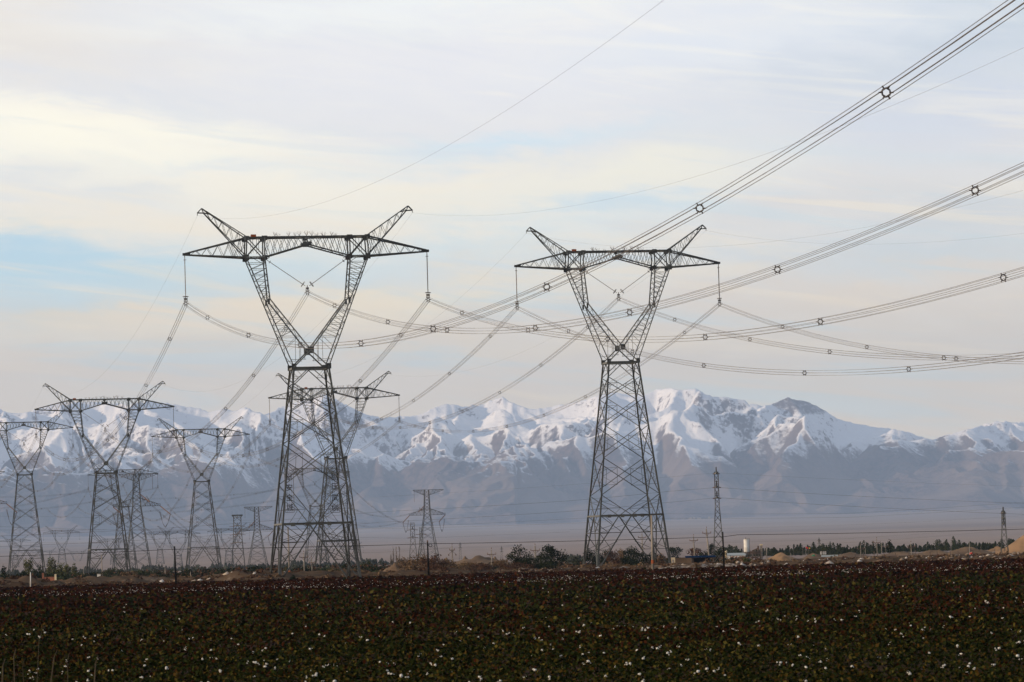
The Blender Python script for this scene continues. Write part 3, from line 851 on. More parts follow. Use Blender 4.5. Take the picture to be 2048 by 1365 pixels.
def pylon(key, px, py, s, label, group, detail=2, yaw=None):
    """px,py = middle of the bridge's top chord in the photo, s = photo pixels per metre there"""
    yaw = YAW if yaw is None else yaw
    Y = F/s; p = unproj(px, py, Y); H = p.z-22.5; TW[key] = (p.x, Y, H, yaw)
    o = thing('transmission_tower', (p.x, Y, 0), label, 'pylon', group, yaw)
    legs, lat, belt, hb, bw = body_parts(H)
    for l in legs: link('leg', l, o)
    link('body_lattice', lat, o); link('belt_beam', belt[0], o); link('waist_beam', belt[1], o)
    if detail > 1:
        for q in belt[2]: link('equipment_box', q, o)
    for s_ in (-1, 1):
        link('window_arm', HEAD['window_arm', s_], o, (0, 0, H)); link('side_arm', HEAD['side_arm', s_], o, (0, 0, H)); link('earth_wire_peak', HEAD['earth_wire_peak', s_], o, (0, 0, H))
        i = link('insulator_string', HEAD['insulator_string', 0], o, (s_*21, 0, H+19.65))
        j = link('insulator_string', HEAD['v', s_], o, (0, 0, H))
        link('suspension_clamp', HEAD['clamp', 0], o, (s_*21, 0, H+11.4))
        if detail > 0:
            link('grading_ring', HEAD['grading_ring', 0], i); link('grading_ring', HEAD['grading_ring', 1], i); link('grading_ring', HEAD['vr', s_], j); link('grading_ring', HEAD['vq', s_], j)
    link('suspension_clamp', HEAD['clamp', 0], o, (0, 0, H+12.9))
    link('bridge_beam', HEAD['bridge_beam', 0], o, (0, 0, H))
    if detail > 1:
        for k in range(11):
            x = -5.6+k*1.08+rnd.uniform(-.3, .3); sp_ = link('bird_spike', HEAD['spike', 0], o, (x, rnd.choice((-1.6, 1.6)), H+22.6), rnd.uniform(0, 6)); sp_.scale = (rnd.uniform(.7, 1.2),)*3
        link('marker_plate', HEAD['plate', 0], o, (-9.3, -1.85, H+22.75))
    return o, hb, bw, H

GT = 'wine-glass lattice pylons'
T1 = pylon(1, 612, 475, 11.64, 'nearest and largest grey lattice pylon, with characters hung inside its legs', GT)
T2 = pylon(2, 1234.5, 503.5, 9.86, 'grey lattice pylon standing alone right of centre in front of the highest snow peaks', GT)
T3 = pylon(3, 209, 799, 6.54, 'big mid-distance left pylon, its crossbeam just above the snow ridge', GT)
T4 = pylon(4, 668, 777, 6.22, 'mid-distance pylon standing behind the nearest pylon, its right arms clear of it', GT)
T5 = pylon(5, 401, 859, 4.62, 'pylon standing clear between the left black post and nearest pylon', GT, 1)
T6 = pylon(6, 47, 845, 4.65, 'pylon at the left edge with the left part of its crossbeam cut off', GT, 1)
T7 = pylon(7, 245.5, 940, 3.3, 'pylon half hidden behind the right leg of the big mid-distance left pylon', GT, 1)
T8 = pylon(8, 628.8, 937, 3.35, 'distant pylon whose head shows inside the body of the nearest pylon', GT, 1)
GF = 'far small lattice pylons near the horizon'
for (k, px, py, s, lab) in ((11, 123, 1061, 1.72, 'small far pylon standing clear above the poplar clump at the left'),
                            (12, 319, 1063.5, 1.58, 'small far pylon just left of the black post, its head overlapping another'),
                            (13, 354.6, 1062.5, 2.15, 'small far pylon directly behind the black post at the left'),
                            (14, 30, 1078.5, 1.46, 'small far pylon seen through the legs of the leftmost pylon'),
                            (15, 90, 1102.4, 1.2, 'tiny far pylon partly behind the right leg of the leftmost pylon'),
                            (16, 154.4, 1103.5, 1.17, 'tiny far pylon right above the right end of the poplar clump'),
                            (17, 226, 1078, 1.5, 'small far pylon seen through the legs of the big left pylon'),
                            (18, 457, 1057.5, 2.0, 'small far pylon left of the narrow double-circuit tower'),
                            (19, 700, 1092, 1.3, 'tiny far pylon head seen through the right legs of the nearest pylon')):
    pylon(k, px, py, s, lab, GF, 0)

# characters hung inside the body of the nearest pylon
font = None
o1, hb1, bw1, H1 = T1
X1, Y1, _, _ = TW[1]


def char_column(px, ys, chars, yy_, rz, lab):
    """framed wire panel with dark cut-out characters, one column"""
    rr_ = thing('letter_panel', (X1, Y1, 0), lab, 'sign', 'framed character panels inside the nearest pylon', YAW)
    top = unproj(px, ys[0]-9, Y1).z; bot = unproj(px, ys[-1]+9, Y1).z
    xl = (px-(612+ (1160-ys[1])*-.0288+19))/11.64
    fr = MB(); w = .75
    for (a, b) in (((-w, top), (w, top)), ((-w, bot), (w, bot)), ((-w, top), (-w, bot)), ((w, top), (w, bot))):
        fr.beam((a[0], 0, a[1]), (b[0], 0, b[1]), .08)
    for k in range(1, 4): fr.beam((-w+2*w*k/4, .02, bot), (-w+2*w*k/4, .02, top), .025)
    f_ = fr.build('panel_frame', M_STEEL, rr_); f_.location = (xl, yy_, 0)
    for py, ch in zip(ys, chars):
        cu = bpy.data.curves.new('character', 'FONT'); cu.body = ch; cu.size = 1.25; cu.align_x = 'CENTER'; cu.align_y = 'CENTER'; cu.extrude = .03; cu.offset = .012
        tmp = bpy.data.objects.new('character', cu); COL.objects.link(tmp)
        me = bpy.data.meshes.new_from_object(tmp.evaluated_get(bpy.context.evaluated_depsgraph_get()))
        bpy.data.objects.remove(tmp)
        me.materials.clear(); me.materials.append(M_LETTER)
        c = link('character', me, rr_); c.location = (xl, yy_-.08, unproj(px, py, Y1).z); c.rotation_euler = (math.pi/2, 0, 0)

char_column(573, (959, 978, 998, 1017), '举安全城', -4.4, 0, 'dark characters on a framed panel by the left leg of the nearest pylon')
char_column(664, (957, 975, 997, 1017), '高压武创', -4.2, 0, 'dark characters on a framed panel by the right leg of the nearest pylon')

# ------------------------------------------------------------------ conductor bundles
HEXA = [(.40*math.cos(math.radians(60*k)), .40*math.sin(math.radians(60*k))) for k in range(6)]
m = MB()
m_pts = [(math.cos(math.radians(60*k+30))*.27, 0, math.sin(math.radians(60*k+30))*.27) for k in range(6)]
for k in range(6):
    m.beam(m_pts[k], m_pts[(k+1) % 6], .075, .09)
    c, s_ = HEXA[k]; m.beam((c*.62, 0, s_*.62), (c*1.12, 0, s_*1.12), .075)
SPACER = m.mesh('spacer', M_WIRE)
WR = .021


def bundle(fn, t0, t1, hd, label, group, nseg=40, sp_at=None, wires=6):
    """fn(t) centre line point; hd horizontal unit direction"""
    r = Vector((hd.y, -hd.x, 0)); o0 = Vector(fn(t0))
    o = thing('conductor_bundle', o0, label, 'power line', group)
    pts = [Vector(fn(t0+(t1-t0)*i/nseg))-o0 for i in range(nseg+1)]
    for k in range(wires):
        a, b = HEXA[k]; mm = MB(); mm.tube([p+r*a+Vector((0, 0, b)) for p in pts], WR, 4); mm.build('wire', M_WIRE, o)
    yaw = math.atan2(hd.y, hd.x)-math.pi/2
    for t in sp_at or []:
        link('spacer', SPACER, o, Vector(fn(t))-o0, yaw+math.radians(rnd.uniform(-3, 3)))
    return o


def single(fn, t0, t1, label, r=.014, nseg=40, name='earth_wire', cat='wire', group=None, m_=None):
    o0 = Vector(fn(t0)); mm = MB(); mm.tube([Vector(fn(t0+(t1-t0)*i/nseg))-o0 for i in range(nseg+1)], r, 4)
    o = mm.build(name, m_ or M_WIRE); o.location = o0
    return tag(o, label, cat, group)

GB = 'six-wire conductor bundles'
NEAR = {(1, 0): (-.13985, .00022328, [37, 97, 158, 215, 268, 330, 388, 436, 490]), (1, 1): (-.13999, .00022301, [35, 94, 148, 212, 265, 327, 385, 440]),
        (1, 2): (-.14226, .00023599, [35, 94, 152, 209, 262, 325, 380]), (2, 0): (-.16510, .00024052, [53, 110, 164, 227, 280, 340]),
        (2, 1): (-.16222, .00023284, [51, 110, 163, 226, 280, 335]), (2, 2): (-.16889, .00027396, [51, 110, 163, 226, 280])}
SIDE = ['left', 'middle', 'right']
for (k, i), (c1, c2, sp_) in NEAR.items():
    P = attach(k, i); L = 600 if k == 1 else 690
    f = lambda t, P=P, c1=c1, c2=c2: (P.x+SLOPE*t, P.y-t, P.z+c1*t+c2*t*t)
    hd = Vector((SLOPE, -1, 0)).normalized()
    bundle(f, 0, L, hd, 'wires from the %s of the %s pylon leaving the right edge' % (['left arm', 'middle', 'right arm'][i], 'nearest' if k == 1 else 'lone right'), GB, 56, sp_)
GW = {(1, 3): (-.11195, .00017056), (1, 4): (-.11265, .00017504), (2, 3): (-.13156, .00018101), (2, 4): (-.13341, .00020215)}
for (k, i), (c1, c2) in GW.items():
    P = attach(k, i); L = 600 if k == 1 else 690
    f = lambda t, P=P, c1=c1, c2=c2: (P.x+SLOPE*t, P.y-t, P.z+c1*t+c2*t*t)
    single(f, 0, L, 'thin earth wire from the %s peak of the %s pylon towards the viewer' % ('left' if i == 3 else 'right', 'nearest' if k == 1 else 'lone right'), .010, 56, group='thin earth wires')


def span(A, B, c2=.000225):
    A = Vector(A); B = Vector(B); h = Vector((B.x-A.x, B.y-A.y, 0)); L = h.length
    return (lambda t: (A.x+h.x*t, A.y+h.y*t, A.z+(B.z-A.z)*t-c2*L*L*t*(1-t))), h.normalized(), L

NM = {1: 'nearest pylon', 2: 'lone right pylon', 3: 'big left pylon', 4: 'pylon behind the nearest', 5: 'clear-standing fourth pylon', 6: 'leftmost pylon', 7: 'half-hidden pylon'}
for (a, b) in ((1, 3), (2, 4), (3, 6), (4, 5), (5, 7)):
    for i in range(3):
        f, hd, L = span(attach(a, i), attach(b, i)); n = int(L/57)
        bundle(f, 0, 1, hd, '%s wire bundle from the %s to the %s' % (SIDE[i], NM[a], NM[b]), GB, 30, [(q+.6)/(n+.2) for q in range(n)])
    for i in (3, 4):
        f, hd, L = span(attach(a, i), attach(b, i), .00018)
        single(f, 0, 1, '%s earth wire from the %s to the %s' % (['left', 'right'][i-3], NM[a], NM[b]), .010, 30, group='thin earth wires')
# spans leaving the frame at the left
for (a, ) in ((6, ), (7, )):
    X, Y, H, yw = TW[a]
    for i in range(3):
        A = attach(a, i); B = A+Vector((-.18*430, 430, -5)); f, hd, L = span(A, B)
        bundle(f, 0, 1, hd, '%s bundle of wires running away from the %s' % (SIDE[i], NM[a]), GB, 24, [(q+.6)/7 for q in range(7)])

# ------------------------------------------------------------------ tension towers


def square_body(m, lv, bw, w1, w2, hor=()):
    for sx in (-1, 1):
        for sy in (-1, 1): pass
    for fi in range(4):
        def P(t, h):
            b = bw(h); return [(t*b, -b, h), (b, t*b, h), (-t*b, b, h), (-b, -t*b, h)][fi]
        for h0, h1 in zip(lv[:-1], lv[1:]):
            m.beam(P(-1, h0), P(1, h1), w1); m.beam(P(1, h0), P(-1, h1), w1)
            if (h1-h0) > 4:
                for s in (-1, 1):
                    m.beam(P(s, (h0+h1)/2), P(s*.5, h0+(h1-h0)*.25), w2); m.beam(P(s, (h0+h1)/2), P(s*.5, h0+(h1-h0)*.75), w2)
        for h in hor: m.beam(P(-1, h), P(1, h), w1)


def legs4(root, bw, lv, w):
    for sx in (-1, 1):
        for sy in (-1, 1):
            m = MB()
            for h0, h1 in zip(lv[:-1], lv[1:]): m.beam((sx*bw(h0), sy*bw(h0), h0), (sx*bw(h1), sy*bw(h1), h1), w)
            m.build('leg', M_STEEL, root)


def tension_tower(px, ytop, s, label, dirs, yaw=.17):
    """double-T strain tower; dirs = (left, right) x-lean of the strain strings"""
    Y = F/s; p = unproj(px, ytop, Y); Ht = p.z
    o = thing('strain_tower', (p.x, Y, 0), label, 'pylon', 'double-T strain towers', yaw)
    hl = Ht-18.0
    bw = lambda h: (7.2-5.0*h/hl) if h < hl else 2.2-.7*(h-hl)/18
    lv = [0, hl*.26, hl*.46, hl*.63, hl*.76, hl*.88, hl, hl+2.3, hl+4.5, hl+7, hl+9.5, hl+12, hl+14.5, Ht]
    legs4(o, bw, lv, .36)
    m = MB(); square_body(m, lv, bw, .16, .09, (hl*.26, hl, hl+4.5, hl+14.5, Ht)); m.build('body_lattice', M_STEEL, o)
    for (sgn, L) in ((-1, 13.0), (1, 13.0)):
        m = MB()
        for y in (-1, 1):
            A = lambda t: (sgn*(2.2+(L-2.2)*t), y*(2.2-1.9*t), hl); B = lambda t: (sgn*(2.0+(L-2.8)*t), y*(2.1-1.8*t), hl+4.5-3.6*t)
            m.beam(A(0), A(1), .26); m.beam(B(0), B(1), .24); lace(m, A, B, 8, .10); m.beam(B(1), (sgn*L, y*.3, hl+1.1), .2); m.beam((sgn*L, y*.3, hl+1.2), (sgn*L, y*.3, hl), .2)
        m.build('lower_arm', M_STEEL, o)
    for (sgn, L) in ((-1, 9.5), (1, 12.0)):
        m = MB()
        for y in (-1, 1):
            A = lambda t: (sgn*(1.6+(L-1.6)*t), y*(1.6-1.3*t), Ht); B = lambda t: (sgn*(1.6+(L-1.6)*t), y*(1.6-1.3*t), Ht-3.8+3.3*min(1, t*1.15))
            m.beam(A(0), A(1), .24); m.beam(B(0), B(1), .22); lace(m, A, B, 8, .10)
        m.beam((sgn*L, 0, Ht-.6), (sgn*L, 0, Ht), .5); m.build('upper_arm', M_STEEL, o)
    # strain strings and jumper loops
    spots = [(-13.0, hl-.2, dirs[0]), (13.0, hl-.2, dirs[1]), (1.6*dirs[2], Ht-11.0, dirs[2])]
    for (x, z, d) in spots:
        e = Vector((x+d*5.2, -4.5, z-4.8)); m = MB()
        for y in (-.35, .35): m.cyl((x, y, z), (e.x, e.y+y, e.z), .26, n=6)
        m.build('strain_insulator', M_BROWN, o)
        m = MB(); b0 = Vector((x+d*(-1.0 if d else 0)+d*2, 1.5, z-.5))
        lo = z-12 if abs(x) > 5 else z-4
        for yy_ in (-.3, 0, .3):
            m.tube([e+Vector((yy_, 0, 0)), Vector((e.x*.75+x*.25, e.y*.5, lo+2.5)), Vector((e.x*.5+x*.5+yy_, 0, lo)), Vector((e.x*.25+x*.75, 2, lo+2.5)), Vector((x+yy_, 4, z-3))], .07, 4)
        m.build('jumper_loop', M_WIRE, o)
    m = MB(); m.cyl((9*(-dirs[2] if 0 else (1 if dirs[2] > 0 else -1)), 0, Ht-.6), ((1 if dirs[2] > 0 else -1)*9, 0, Ht-8.5), .10, n=6); m.build('jumper_string', M_INS, o)
    return o, p.x, Y, Ht, hl, yaw

S1 = tension_tower(272, 948, 3.6, 'strain tower with brown hanging insulators right beside the big mid-distance left pylon', (1, 1, 1))
S2 = tension_tower(853, 980, 2.8, 'strain tower standing alone between the nearest pylon and the two dark trees', (-1, -1, -1))
S3 = tension_tower(513, 1014, 2.6, 'strain tower just left of the nearest pylon, right of the narrow double-circuit tower', (-1, -1, -1))
S4 = tension_tower(-35, 944, 3.6, 'strain tower cut off by the left edge so only its right arms show', (1, 1, 1))


def sarm(S, x, dz):
    o, X, Y, Ht, hl, yw = S
    return Vector((X+x*math.cos(yw), Y+x*math.sin(yw), dz))

pairs = []
for i, (x, z) in enumerate(((-13, 0), (0, 1), (13, 0))):
    zz = lambda S: (S[4]-4 if z == 0 else S[3]-14)
    pairs += [(attach(8, i), sarm(S2, x-5, zz(S2)), 'pylon inside the nearest one', 'lone strain tower', i), (sarm(S1, x+5, zz(S1)), attach(8, i)+Vector((0, 8, 0)), 'left strain tower', 'pylon inside the nearest one', i),
              (attach(7, i), sarm(S4, x+5, zz(S4)), 'half-hidden left pylon', 'cut-off strain tower', i), (sarm(S3, x-4, zz(S3)), sarm(S1, x+5, zz(S1))+Vector((0, 10, -1)), 'middle strain tower', 'left strain tower', i),
              (sarm(S3, x-5, zz(S3)), attach(13, i), 'middle strain tower', 'pylon behind the black post', i)]
for (A, B, na, nb, i) in pairs:
    f, hd, L = span(A, B, min(.00022, 18*4/((A-B).length**2)*.9)); n = max(3, int(L/60))
    bundle(f, 0, 1, hd, '%s far wires between the %s and the %s' % (SIDE[i], na, nb), 'distant conductor bundles', 24, [(q+.5)/n for q in range(n)])

# ------------------------------------------------------------------ narrow lattice towers seen end-on


def mast(px, ytop, pxb, yb, s, wt, wb, label, arms=(), group='narrow lattice towers', rz=0.0, name='lattice_tower', armx=0):
    Y = F/s; p = unproj(px, ytop, Y); Ht = p.z; X = unproj(pxb, yb, Y).x
    o = thing(name, (X, Y, 0), label, 'lattice tower', group, rz)
    hk = Ht*.62
    bw = lambda h: (wb+(wt*1.15-wb)*h/hk)/2 if h < hk else (wt*1.15+(wt-wt*1.15)*(h-hk)/(Ht-hk))/2
    lv = [0]; 
    while lv[-1] < Ht-.2: lv.append(min(Ht, lv[-1]+max(1.0, 2.3*bw(lv[-1]))))
    legs4(o, bw, lv, .05+.03*wb); m = MB(); square_body(m, lv, bw, .02+.018*wb, .05, (lv[1], Ht)); m.build('body_lattice', M_STEEL, o)
    for (h, L, tl) in arms:
        z = Ht-h
        for sg in (-1, 1):
            m = MB(); m.beam((0, sg*bw(z), z), (0, sg*L, z+.2), .22); m.beam((0, sg*bw(z+1), z+1.4), (0, sg*L, z+.2), .18); m.beam((-bw(z), sg*bw(z), z), (0, sg*L, z+.2), .15); m.beam((bw(z), sg*bw(z), z), (0, sg*L, z+.2), .15); m.build('cross_arm', M_STEEL, o)
        if tl:
            for sx in (-1, 1):
                m = MB(); m.cyl((sx*.25, 0, z), (sx*(.3+tl), 0, z-.12*tl), .11, n=6); m.build('strain_insulator', M_BROWN, o)
    return o, X, Y, Ht
A1 = mast(1433.5, 944, 1438.5, 1135, 9.4, .75, 2.4, 'tall thin lattice tower with small side brackets beside the blue-roofed shelter', ((.4, .7, .45), (3.3, 1.3, .6), (5.6, 1.5, .6)))
A2 = mast(2009, 1022, 2009.5, 1108, 8.4, .75, 1.75, 'short lattice tower beside the big sand heap at the right edge', ((.5, .8, .4), (1.8, 1.1, 0), (3.2, 1.2, 0)))
A3 = mast(825.5, 1046, 827, 1131, 5.0, 1.55, 3.4, 'left one of the two narrow lattice towers beside the lone strain tower', ((2.7, 3, 1.9), (5.8, 3.3, 1.9)))
A4 = mast(842.5, 1055, 844, 1131, 5.0, 1.2, 3.4, 'right one of the two narrow lattice towers, overlapping the lone strain tower', ((2.7, 3, 1.9),))
A5 = mast(473.5, 1031, 477, 1139, 4.2, 3.4, 6.4, 'stout double-circuit lattice tower seen end-on between two pylons left of the nearest one', ((1, 5, 0), (5.0, 6, 3.5), (9, 6, 3.5), (13, 6, 3.5)), rz=.1)
m = MB(); m.beam((-2.6, 0, 0), (2.6, 0, 0), .6); m.beam((-2.6, 0, 0), (-1.2, 0, -1.6), .3); m.beam((2.6, 0, 0), (1.2, 0, -1.6), .3)
link('top_arm', m.mesh('top_arm', M_STEEL), A5[0], (0, 0, A5[3]))
for (px, yt, yb, s, wt, wb, lab) in ((921, 1087, 1117, 4.0, .7, 1.5, 'small far mast between the two concrete poles right of the lone strain tower'),
                                     (1003.5, 1095, 1114, 4.0, .6, 1.3, 'small far mast just left of the first dark round tree'),
                                     (1097, 1089, 1104, 3.6, .6, 1.2, 'small far mast top between the two dark trees'),
                                     (1639, 1078, 1106, 4.2, .7, 1.4, 'small far mast by the flags'),
                                     (1880, 1086, 1100, 3.4, .5, 1.2, 'small far mast above the windbreak near the right')):
    mast(px, yt, px, yb, s, wt, wb, lab, ((.8, 1.2, .6), (2.2, 1.2, .6)), 'small far masts', name='far_mast')

# ------------------------------------------------------------------ long wires crossing the picture
GL = 'thin power wires crossing in front of the mountains'


def across(pts, Y, label, r=.02, name='power_wire', group=GL, m_=None):
    P = []
    for (a, b) in zip(pts[:-1], pts[1:]):
        for k in range(10):
            q = k/10; sag = (1-(2*q-1)**2)*abs(b[0]-a[0])*.0025
            P.append(unproj(a[0]+(b[0]-a[0])*q, a[1]+(b[1]-a[1])*q+sag, Y))
    P.append(unproj(pts[-1][0], pts[-1][1], Y)); o0 = P[0].copy()
    mm = MB(); mm.tube([p-o0 for p in P], r, 4); o = mm.build(name, m_ or M_WIRE); o.location = o0
    return tag(o, label, 'wire', group)

YA = F/9.4
across([(-40, 1074), (350, 1056), (760, 1024), (1140, 1002), (1340, 983), (1431, 975.5)], YA, 'upper wire running left from the tall thin tower right of centre', .028)
across([(-40, 1095), (350, 1077), (760, 1045), (1140, 1023), (1340, 1005), (1431, 996)], YA, 'lower wire running left from the tall thin tower right of centre', .028)
across([(1438, 975.5), (1700, 992), (2100, 1009)], YA, 'upper wire running right from the tall thin tower', .028)
across([(1440, 996), (1700, 1013), (2100, 1031)], YA, 'lower wire running right from the tall thin tower', .032)
across([(1433, 946), (1140, 970), (760, 994)], YA, 'faint topmost wire running left from the tip of the tall thin tower', .014)
across([(1434, 946), (1750, 962), (2100, 975)], YA, 'faint topmost wire running right from the tip of the tall thin tower', .014)
across([(-40, 1060), (250, 1060), (760, 1056), (1140, 1038), (1340, 1028), (1700, 1027), (2100, 1001)], 1400, 'wire crossing the whole picture over the foothills, upper of a close pair', .035)
across([(-40, 1052), (250, 1061), (760, 1058), (1140, 1047), (1340, 1037), (1700, 1035), (2100, 1011)], 1400, 'wire crossing the whole picture over the foothills, lower of a close pair', .035)
across([(-40, 1032), (120, 1034), (350, 1039), (545, 1041), (760, 1047)], 1400, 'thin wire crossing behind the left pylons over the blue slope', .026)
across([(1140, 1060), (1500, 1056), (1800, 1046), (2100, 1028)], 1600, 'faint wire rising to the right over the plain', .022)
across([(1200, 1090), (1640, 1080), (1800, 1071), (2005, 1056), (2100, 1052)], 1300, 'faint wire over the plain meeting the short tower at the right', .02)
across([(1560, 1092), (1753, 1082), (2000, 1062), (2100, 1058)], 1000, 'faint low wire rising from the crossarm pole at the right', .015)
across([(-40, 1083), (180, 1087), (400, 1086), (545, 1085)], 1300, 'faint low wire behind the left pylons', .022)
across([(600, 1072), (826, 1077), (1000, 1070), (1140, 1064)], F/5, 'faint wire reaching the left one of the two narrow towers', .03)
across([(600, 1108), (760, 1105), (903, 1096)], 800, 'faint wire reaching the first concrete pole', .018)
across([(-60, 1115), (369-19, 1099), (855, 1088), (1447, 1074), (1475, 1070), (2100, 1057)], 634, 'thick dark cable strung from black post to black post across the whole picture', .055, 'overhead_cable', 'overhead cable', M_BLACK)

# ------------------------------------------------------------------ poles


def ypx(px, yb): return at(px, yb)


def pole(tx, ty, bx, by, r, label, style='cross', m_=None, name='utility_pole', group='concrete utility poles', Y=None):
    g = at(bx, by) if Y is None else None
    Yp = g.y if g is not None else Y
    Yp = min(Yp, 2200)
    a = unproj(bx, by, Yp); b = unproj(tx, ty, Yp)
    z0 = min(a.z, 0)-.6
    o = thing(name, (a.x, Yp, 0), label, 'pole', group)
    m_ = m_ or M_CONC
    d = Vector((b.x-a.x, 0, b.z))
    m = MB(); m.cyl((0, 0, z0), d, r, r*.62, 10); m.build('shaft', m_, o, True)
    up = d.normalized(); h = d.z
    if style in ('cross', 'cross3', 'drop'):
        m = MB(); w = .95; c = d-up*.95
        if style == 'drop': w = .6
        m.beam(c+Vector((-w, -.12, 0)), c+Vector((w, -.12, 0)), .13); m.beam(c+Vector((-w*.6, -.12, 0)), c-up*.6, .06); m.beam(c+Vector((w*.6, -.12, 0)), c-up*.6, .06)
        m.build('cross_arm', M_RUST, o)
        for q in ((-w*.92, .12), (w*.92, .12), (0, 1.15)):
            m = MB(); p0 = c+Vector((q[0], -.12, q[1]-.05)); m.cyl(p0, p0+Vector((0, 0, .16)), .07, .05, 6); m.cyl(p0+Vector((0, 0, .16)), p0+Vector((0, 0, .3)), .09, .06, 6); m.build('pin_insulator', M_BROWN, o)
        if style == 'drop':
            for q in (-.8, .8):
                m = MB(); m.beam(c+Vector((0, -.1, -.3)), c+Vector((q, -.1, -.9)), .06); m.cyl(c+Vector((q, -.1, -.9)), c+Vector((q, -.1, -1.25)), .12, n=6); m.build('bracket', M_RUST, o)
    return o, d

for a in [
    (904, 1092, 906, 1141, .17, 'concrete pole with drooping brackets just right of the brown bushes', 'drop'),
    (983, 1100, 984, 1141, .16, 'concrete pole with a single crossarm midway between the brown bushes and the first dark tree', 'cross'),
    (1070, 1092, 1072, 1139, .19, 'concrete pole with crossarm standing between the two dark round trees', 'cross'),
    (1284, 1067, 1286, 1129, .17, 'concrete pole with crossarm seen between the legs of the lone right pylon', 'cross'),
    (1303, 1031, 1306, 1140, .24, 'tall thick pale pole in front of the right leg of the lone right pylon', 'plain'),
    (576, 1054, 579.5, 1156, .20, 'pale pole with a red mark at its foot, inside the legs of the nearest pylon', 'plain'),
    (607.5, 1106, 609, 1151, .16, 'left one of two close poles seen through the nearest pylon', 'cross'),
    (623, 1117, 625, 1150, .14, 'right one of two close poles seen through the nearest pylon', 'drop'),
    (1387, 1073, 1390, 1127, .17, 'concrete pole with crossarm at the left end of the blue-roofed shelter', 'cross'),
    (1412.5, 1058, 1420, 1127, .21, 'leaning concrete pole with crossarm behind the blue-roofed shelter', 'cross'),
    (1532.5, 1094, 1534, 1121, .13, 'thin pale pole right of the batching plant', 'plain'),
    (1721, 1091, 1722, 1113, .12, 'short pale pole left of the crossarm pole at the right', 'cross'),
    (1730.5, 1096, 1731, 1108, .09, 'small thin pole in front of the windbreak', 'plain'),
    (1753, 1078, 1755, 1113, .13, 'tall pole with side arm in front of the windbreak', 'cross'),
    (1763, 1086, 1764, 1115, .11, 'slim pole next to the tall pole with side arm', 'plain'),
    (1771, 1088, 1772, 1108, .09, 'slim pole left of the lone dark poplar', 'cross'),
    (1821.5, 1086, 1823.5, 1114, .13, 'pale pole with crossarm in front of the windbreak, right of the lone dark poplar', 'cross'),
    (1938.5, 1083, 1939.5, 1111, .12, 'pale pole at the pale rubble near the right edge', 'plain'),
    (166.5, 1132, 167.5, 1158, .12, 'thin pole between the poplar clump and the big left pylon', 'plain'),
    (155, 1143, 155.5, 1158, .09, 'short pole at the right end of the poplar clump', 'plain'),
    (131, 1150, 131.5, 1160, .09, 'very short pole in front of the poplar clump', 'plain'),
    (203, 1110, 205, 1158, .15, 'pale pole between the legs of the big left pylon', 'plain'),
    (285.5, 1138, 286, 1155, .1, 'short pole in the scrub right of the big left pylon', 'plain'),
    (307.5, 1140, 308, 1156, .1, 'short pole in the scrub left of the left black post', 'plain'),
    (330, 1134, 330.5, 1154, .13, 'pale pole close to the left black post', 'plain'),
    (381, 1144, 381.5, 1156, .1, 'white marker pole right of the left black post', 'plain'),
    (1361, 1128-19, 1344, 1128, .14, 'leaning prop beside the cream hut', 'plain'),
    (1581, 1106, 1582, 1121, .08, 'thin post in front of the sand heaps', 'plain'),
]:
    tx, ty, bx, by, r, lab, st = a
    if lab.startswith('leaning prop'): tx, ty, bx, by = 1340, 1103, 1343.5, 1128
    pole(tx, ty, bx, by, r, lab, st)
# special poles: red foot mark, ring, insulator heads
for (bx, by, tx, ty, z0, z1) in ((579.5, 1156, 576, 1054, .6, 1.4), (1306, 1140, 1303, 1031, .7, 2.0)):
    pass
oo = [o for o in bpy.data.objects if o.get('label', '').startswith('pale pole with a red mark')][0]
m = MB(); m.cyl((0, 0, .75), (0, 0, 1.35), .205, n=10); mk = m.build('foot_mark', M_ORANGE, oo)
oo = [o for o in bpy.data.objects if o.get('label', '').startswith('tall thick pale pole')][0]
m = MB(); m.cyl((0, 0, 1.0), (0, 0, 1.6), .245, n=10); m.build('foot_mark', M_ORANGE, oo)
GP = 'black cable posts'
pole(349, 1093, 352, 1168.5, .17, 'black post rising out of the field edge in the left part', 'plain', M_BLACK, 'cable_post', GP)
po, d = pole(855, 1082, 857.5, 1153, .17, 'black post with a red tip and a coiled ring below the lone strain tower', 'plain', M_BLACK, 'cable_post', GP)
m = MB(); m.ring((d.x+.45, 0, d.z-.75), (0, 1, 0), .26, .05); m.build('cable_coil', M_BLACK, po); m = MB(); m.cyl(d-Vector((0, 0, .22)), d+Vector((0, 0, .08)), .12, .1, 8); m.build('cap', M_RUST, po)
pole(1445.5, 1064, 1448, 1136, .16, 'black post in front of the tall thin lattice tower', 'plain', M_BLACK, 'cable_post', GP)
pole(61, 1145, 61, 1175.5, .12, 'white painted post at the field edge on the far left', 'plain', M_WHITE, 'marker_post', 'marker posts')

# ================================================================== VEGETATION
RT = np.random.RandomState(5)
PALS = {'green': ((.030, .038, .020), (.046, .050, .026), (.020, .027, .015)), 'dark': ((.014, .020, .010), (.024, .029, .014), (.009, .014, .008)),
        'olive': ((.075, .078, .030), (.060, .066, .028), (.100, .095, .035)), 'brown': ((.12, .075, .042), (.09, .058, .034), (.15, .10, .06)), 'red': ((.075, .040, .026), (.10, .055, .034), (.055, .032, .022)),
        'haze': ((.075, .085, .070), (.06, .07, .06), (.09, .095, .08))}  # haze: far trees, distance haze greyed into the leaf colour itself


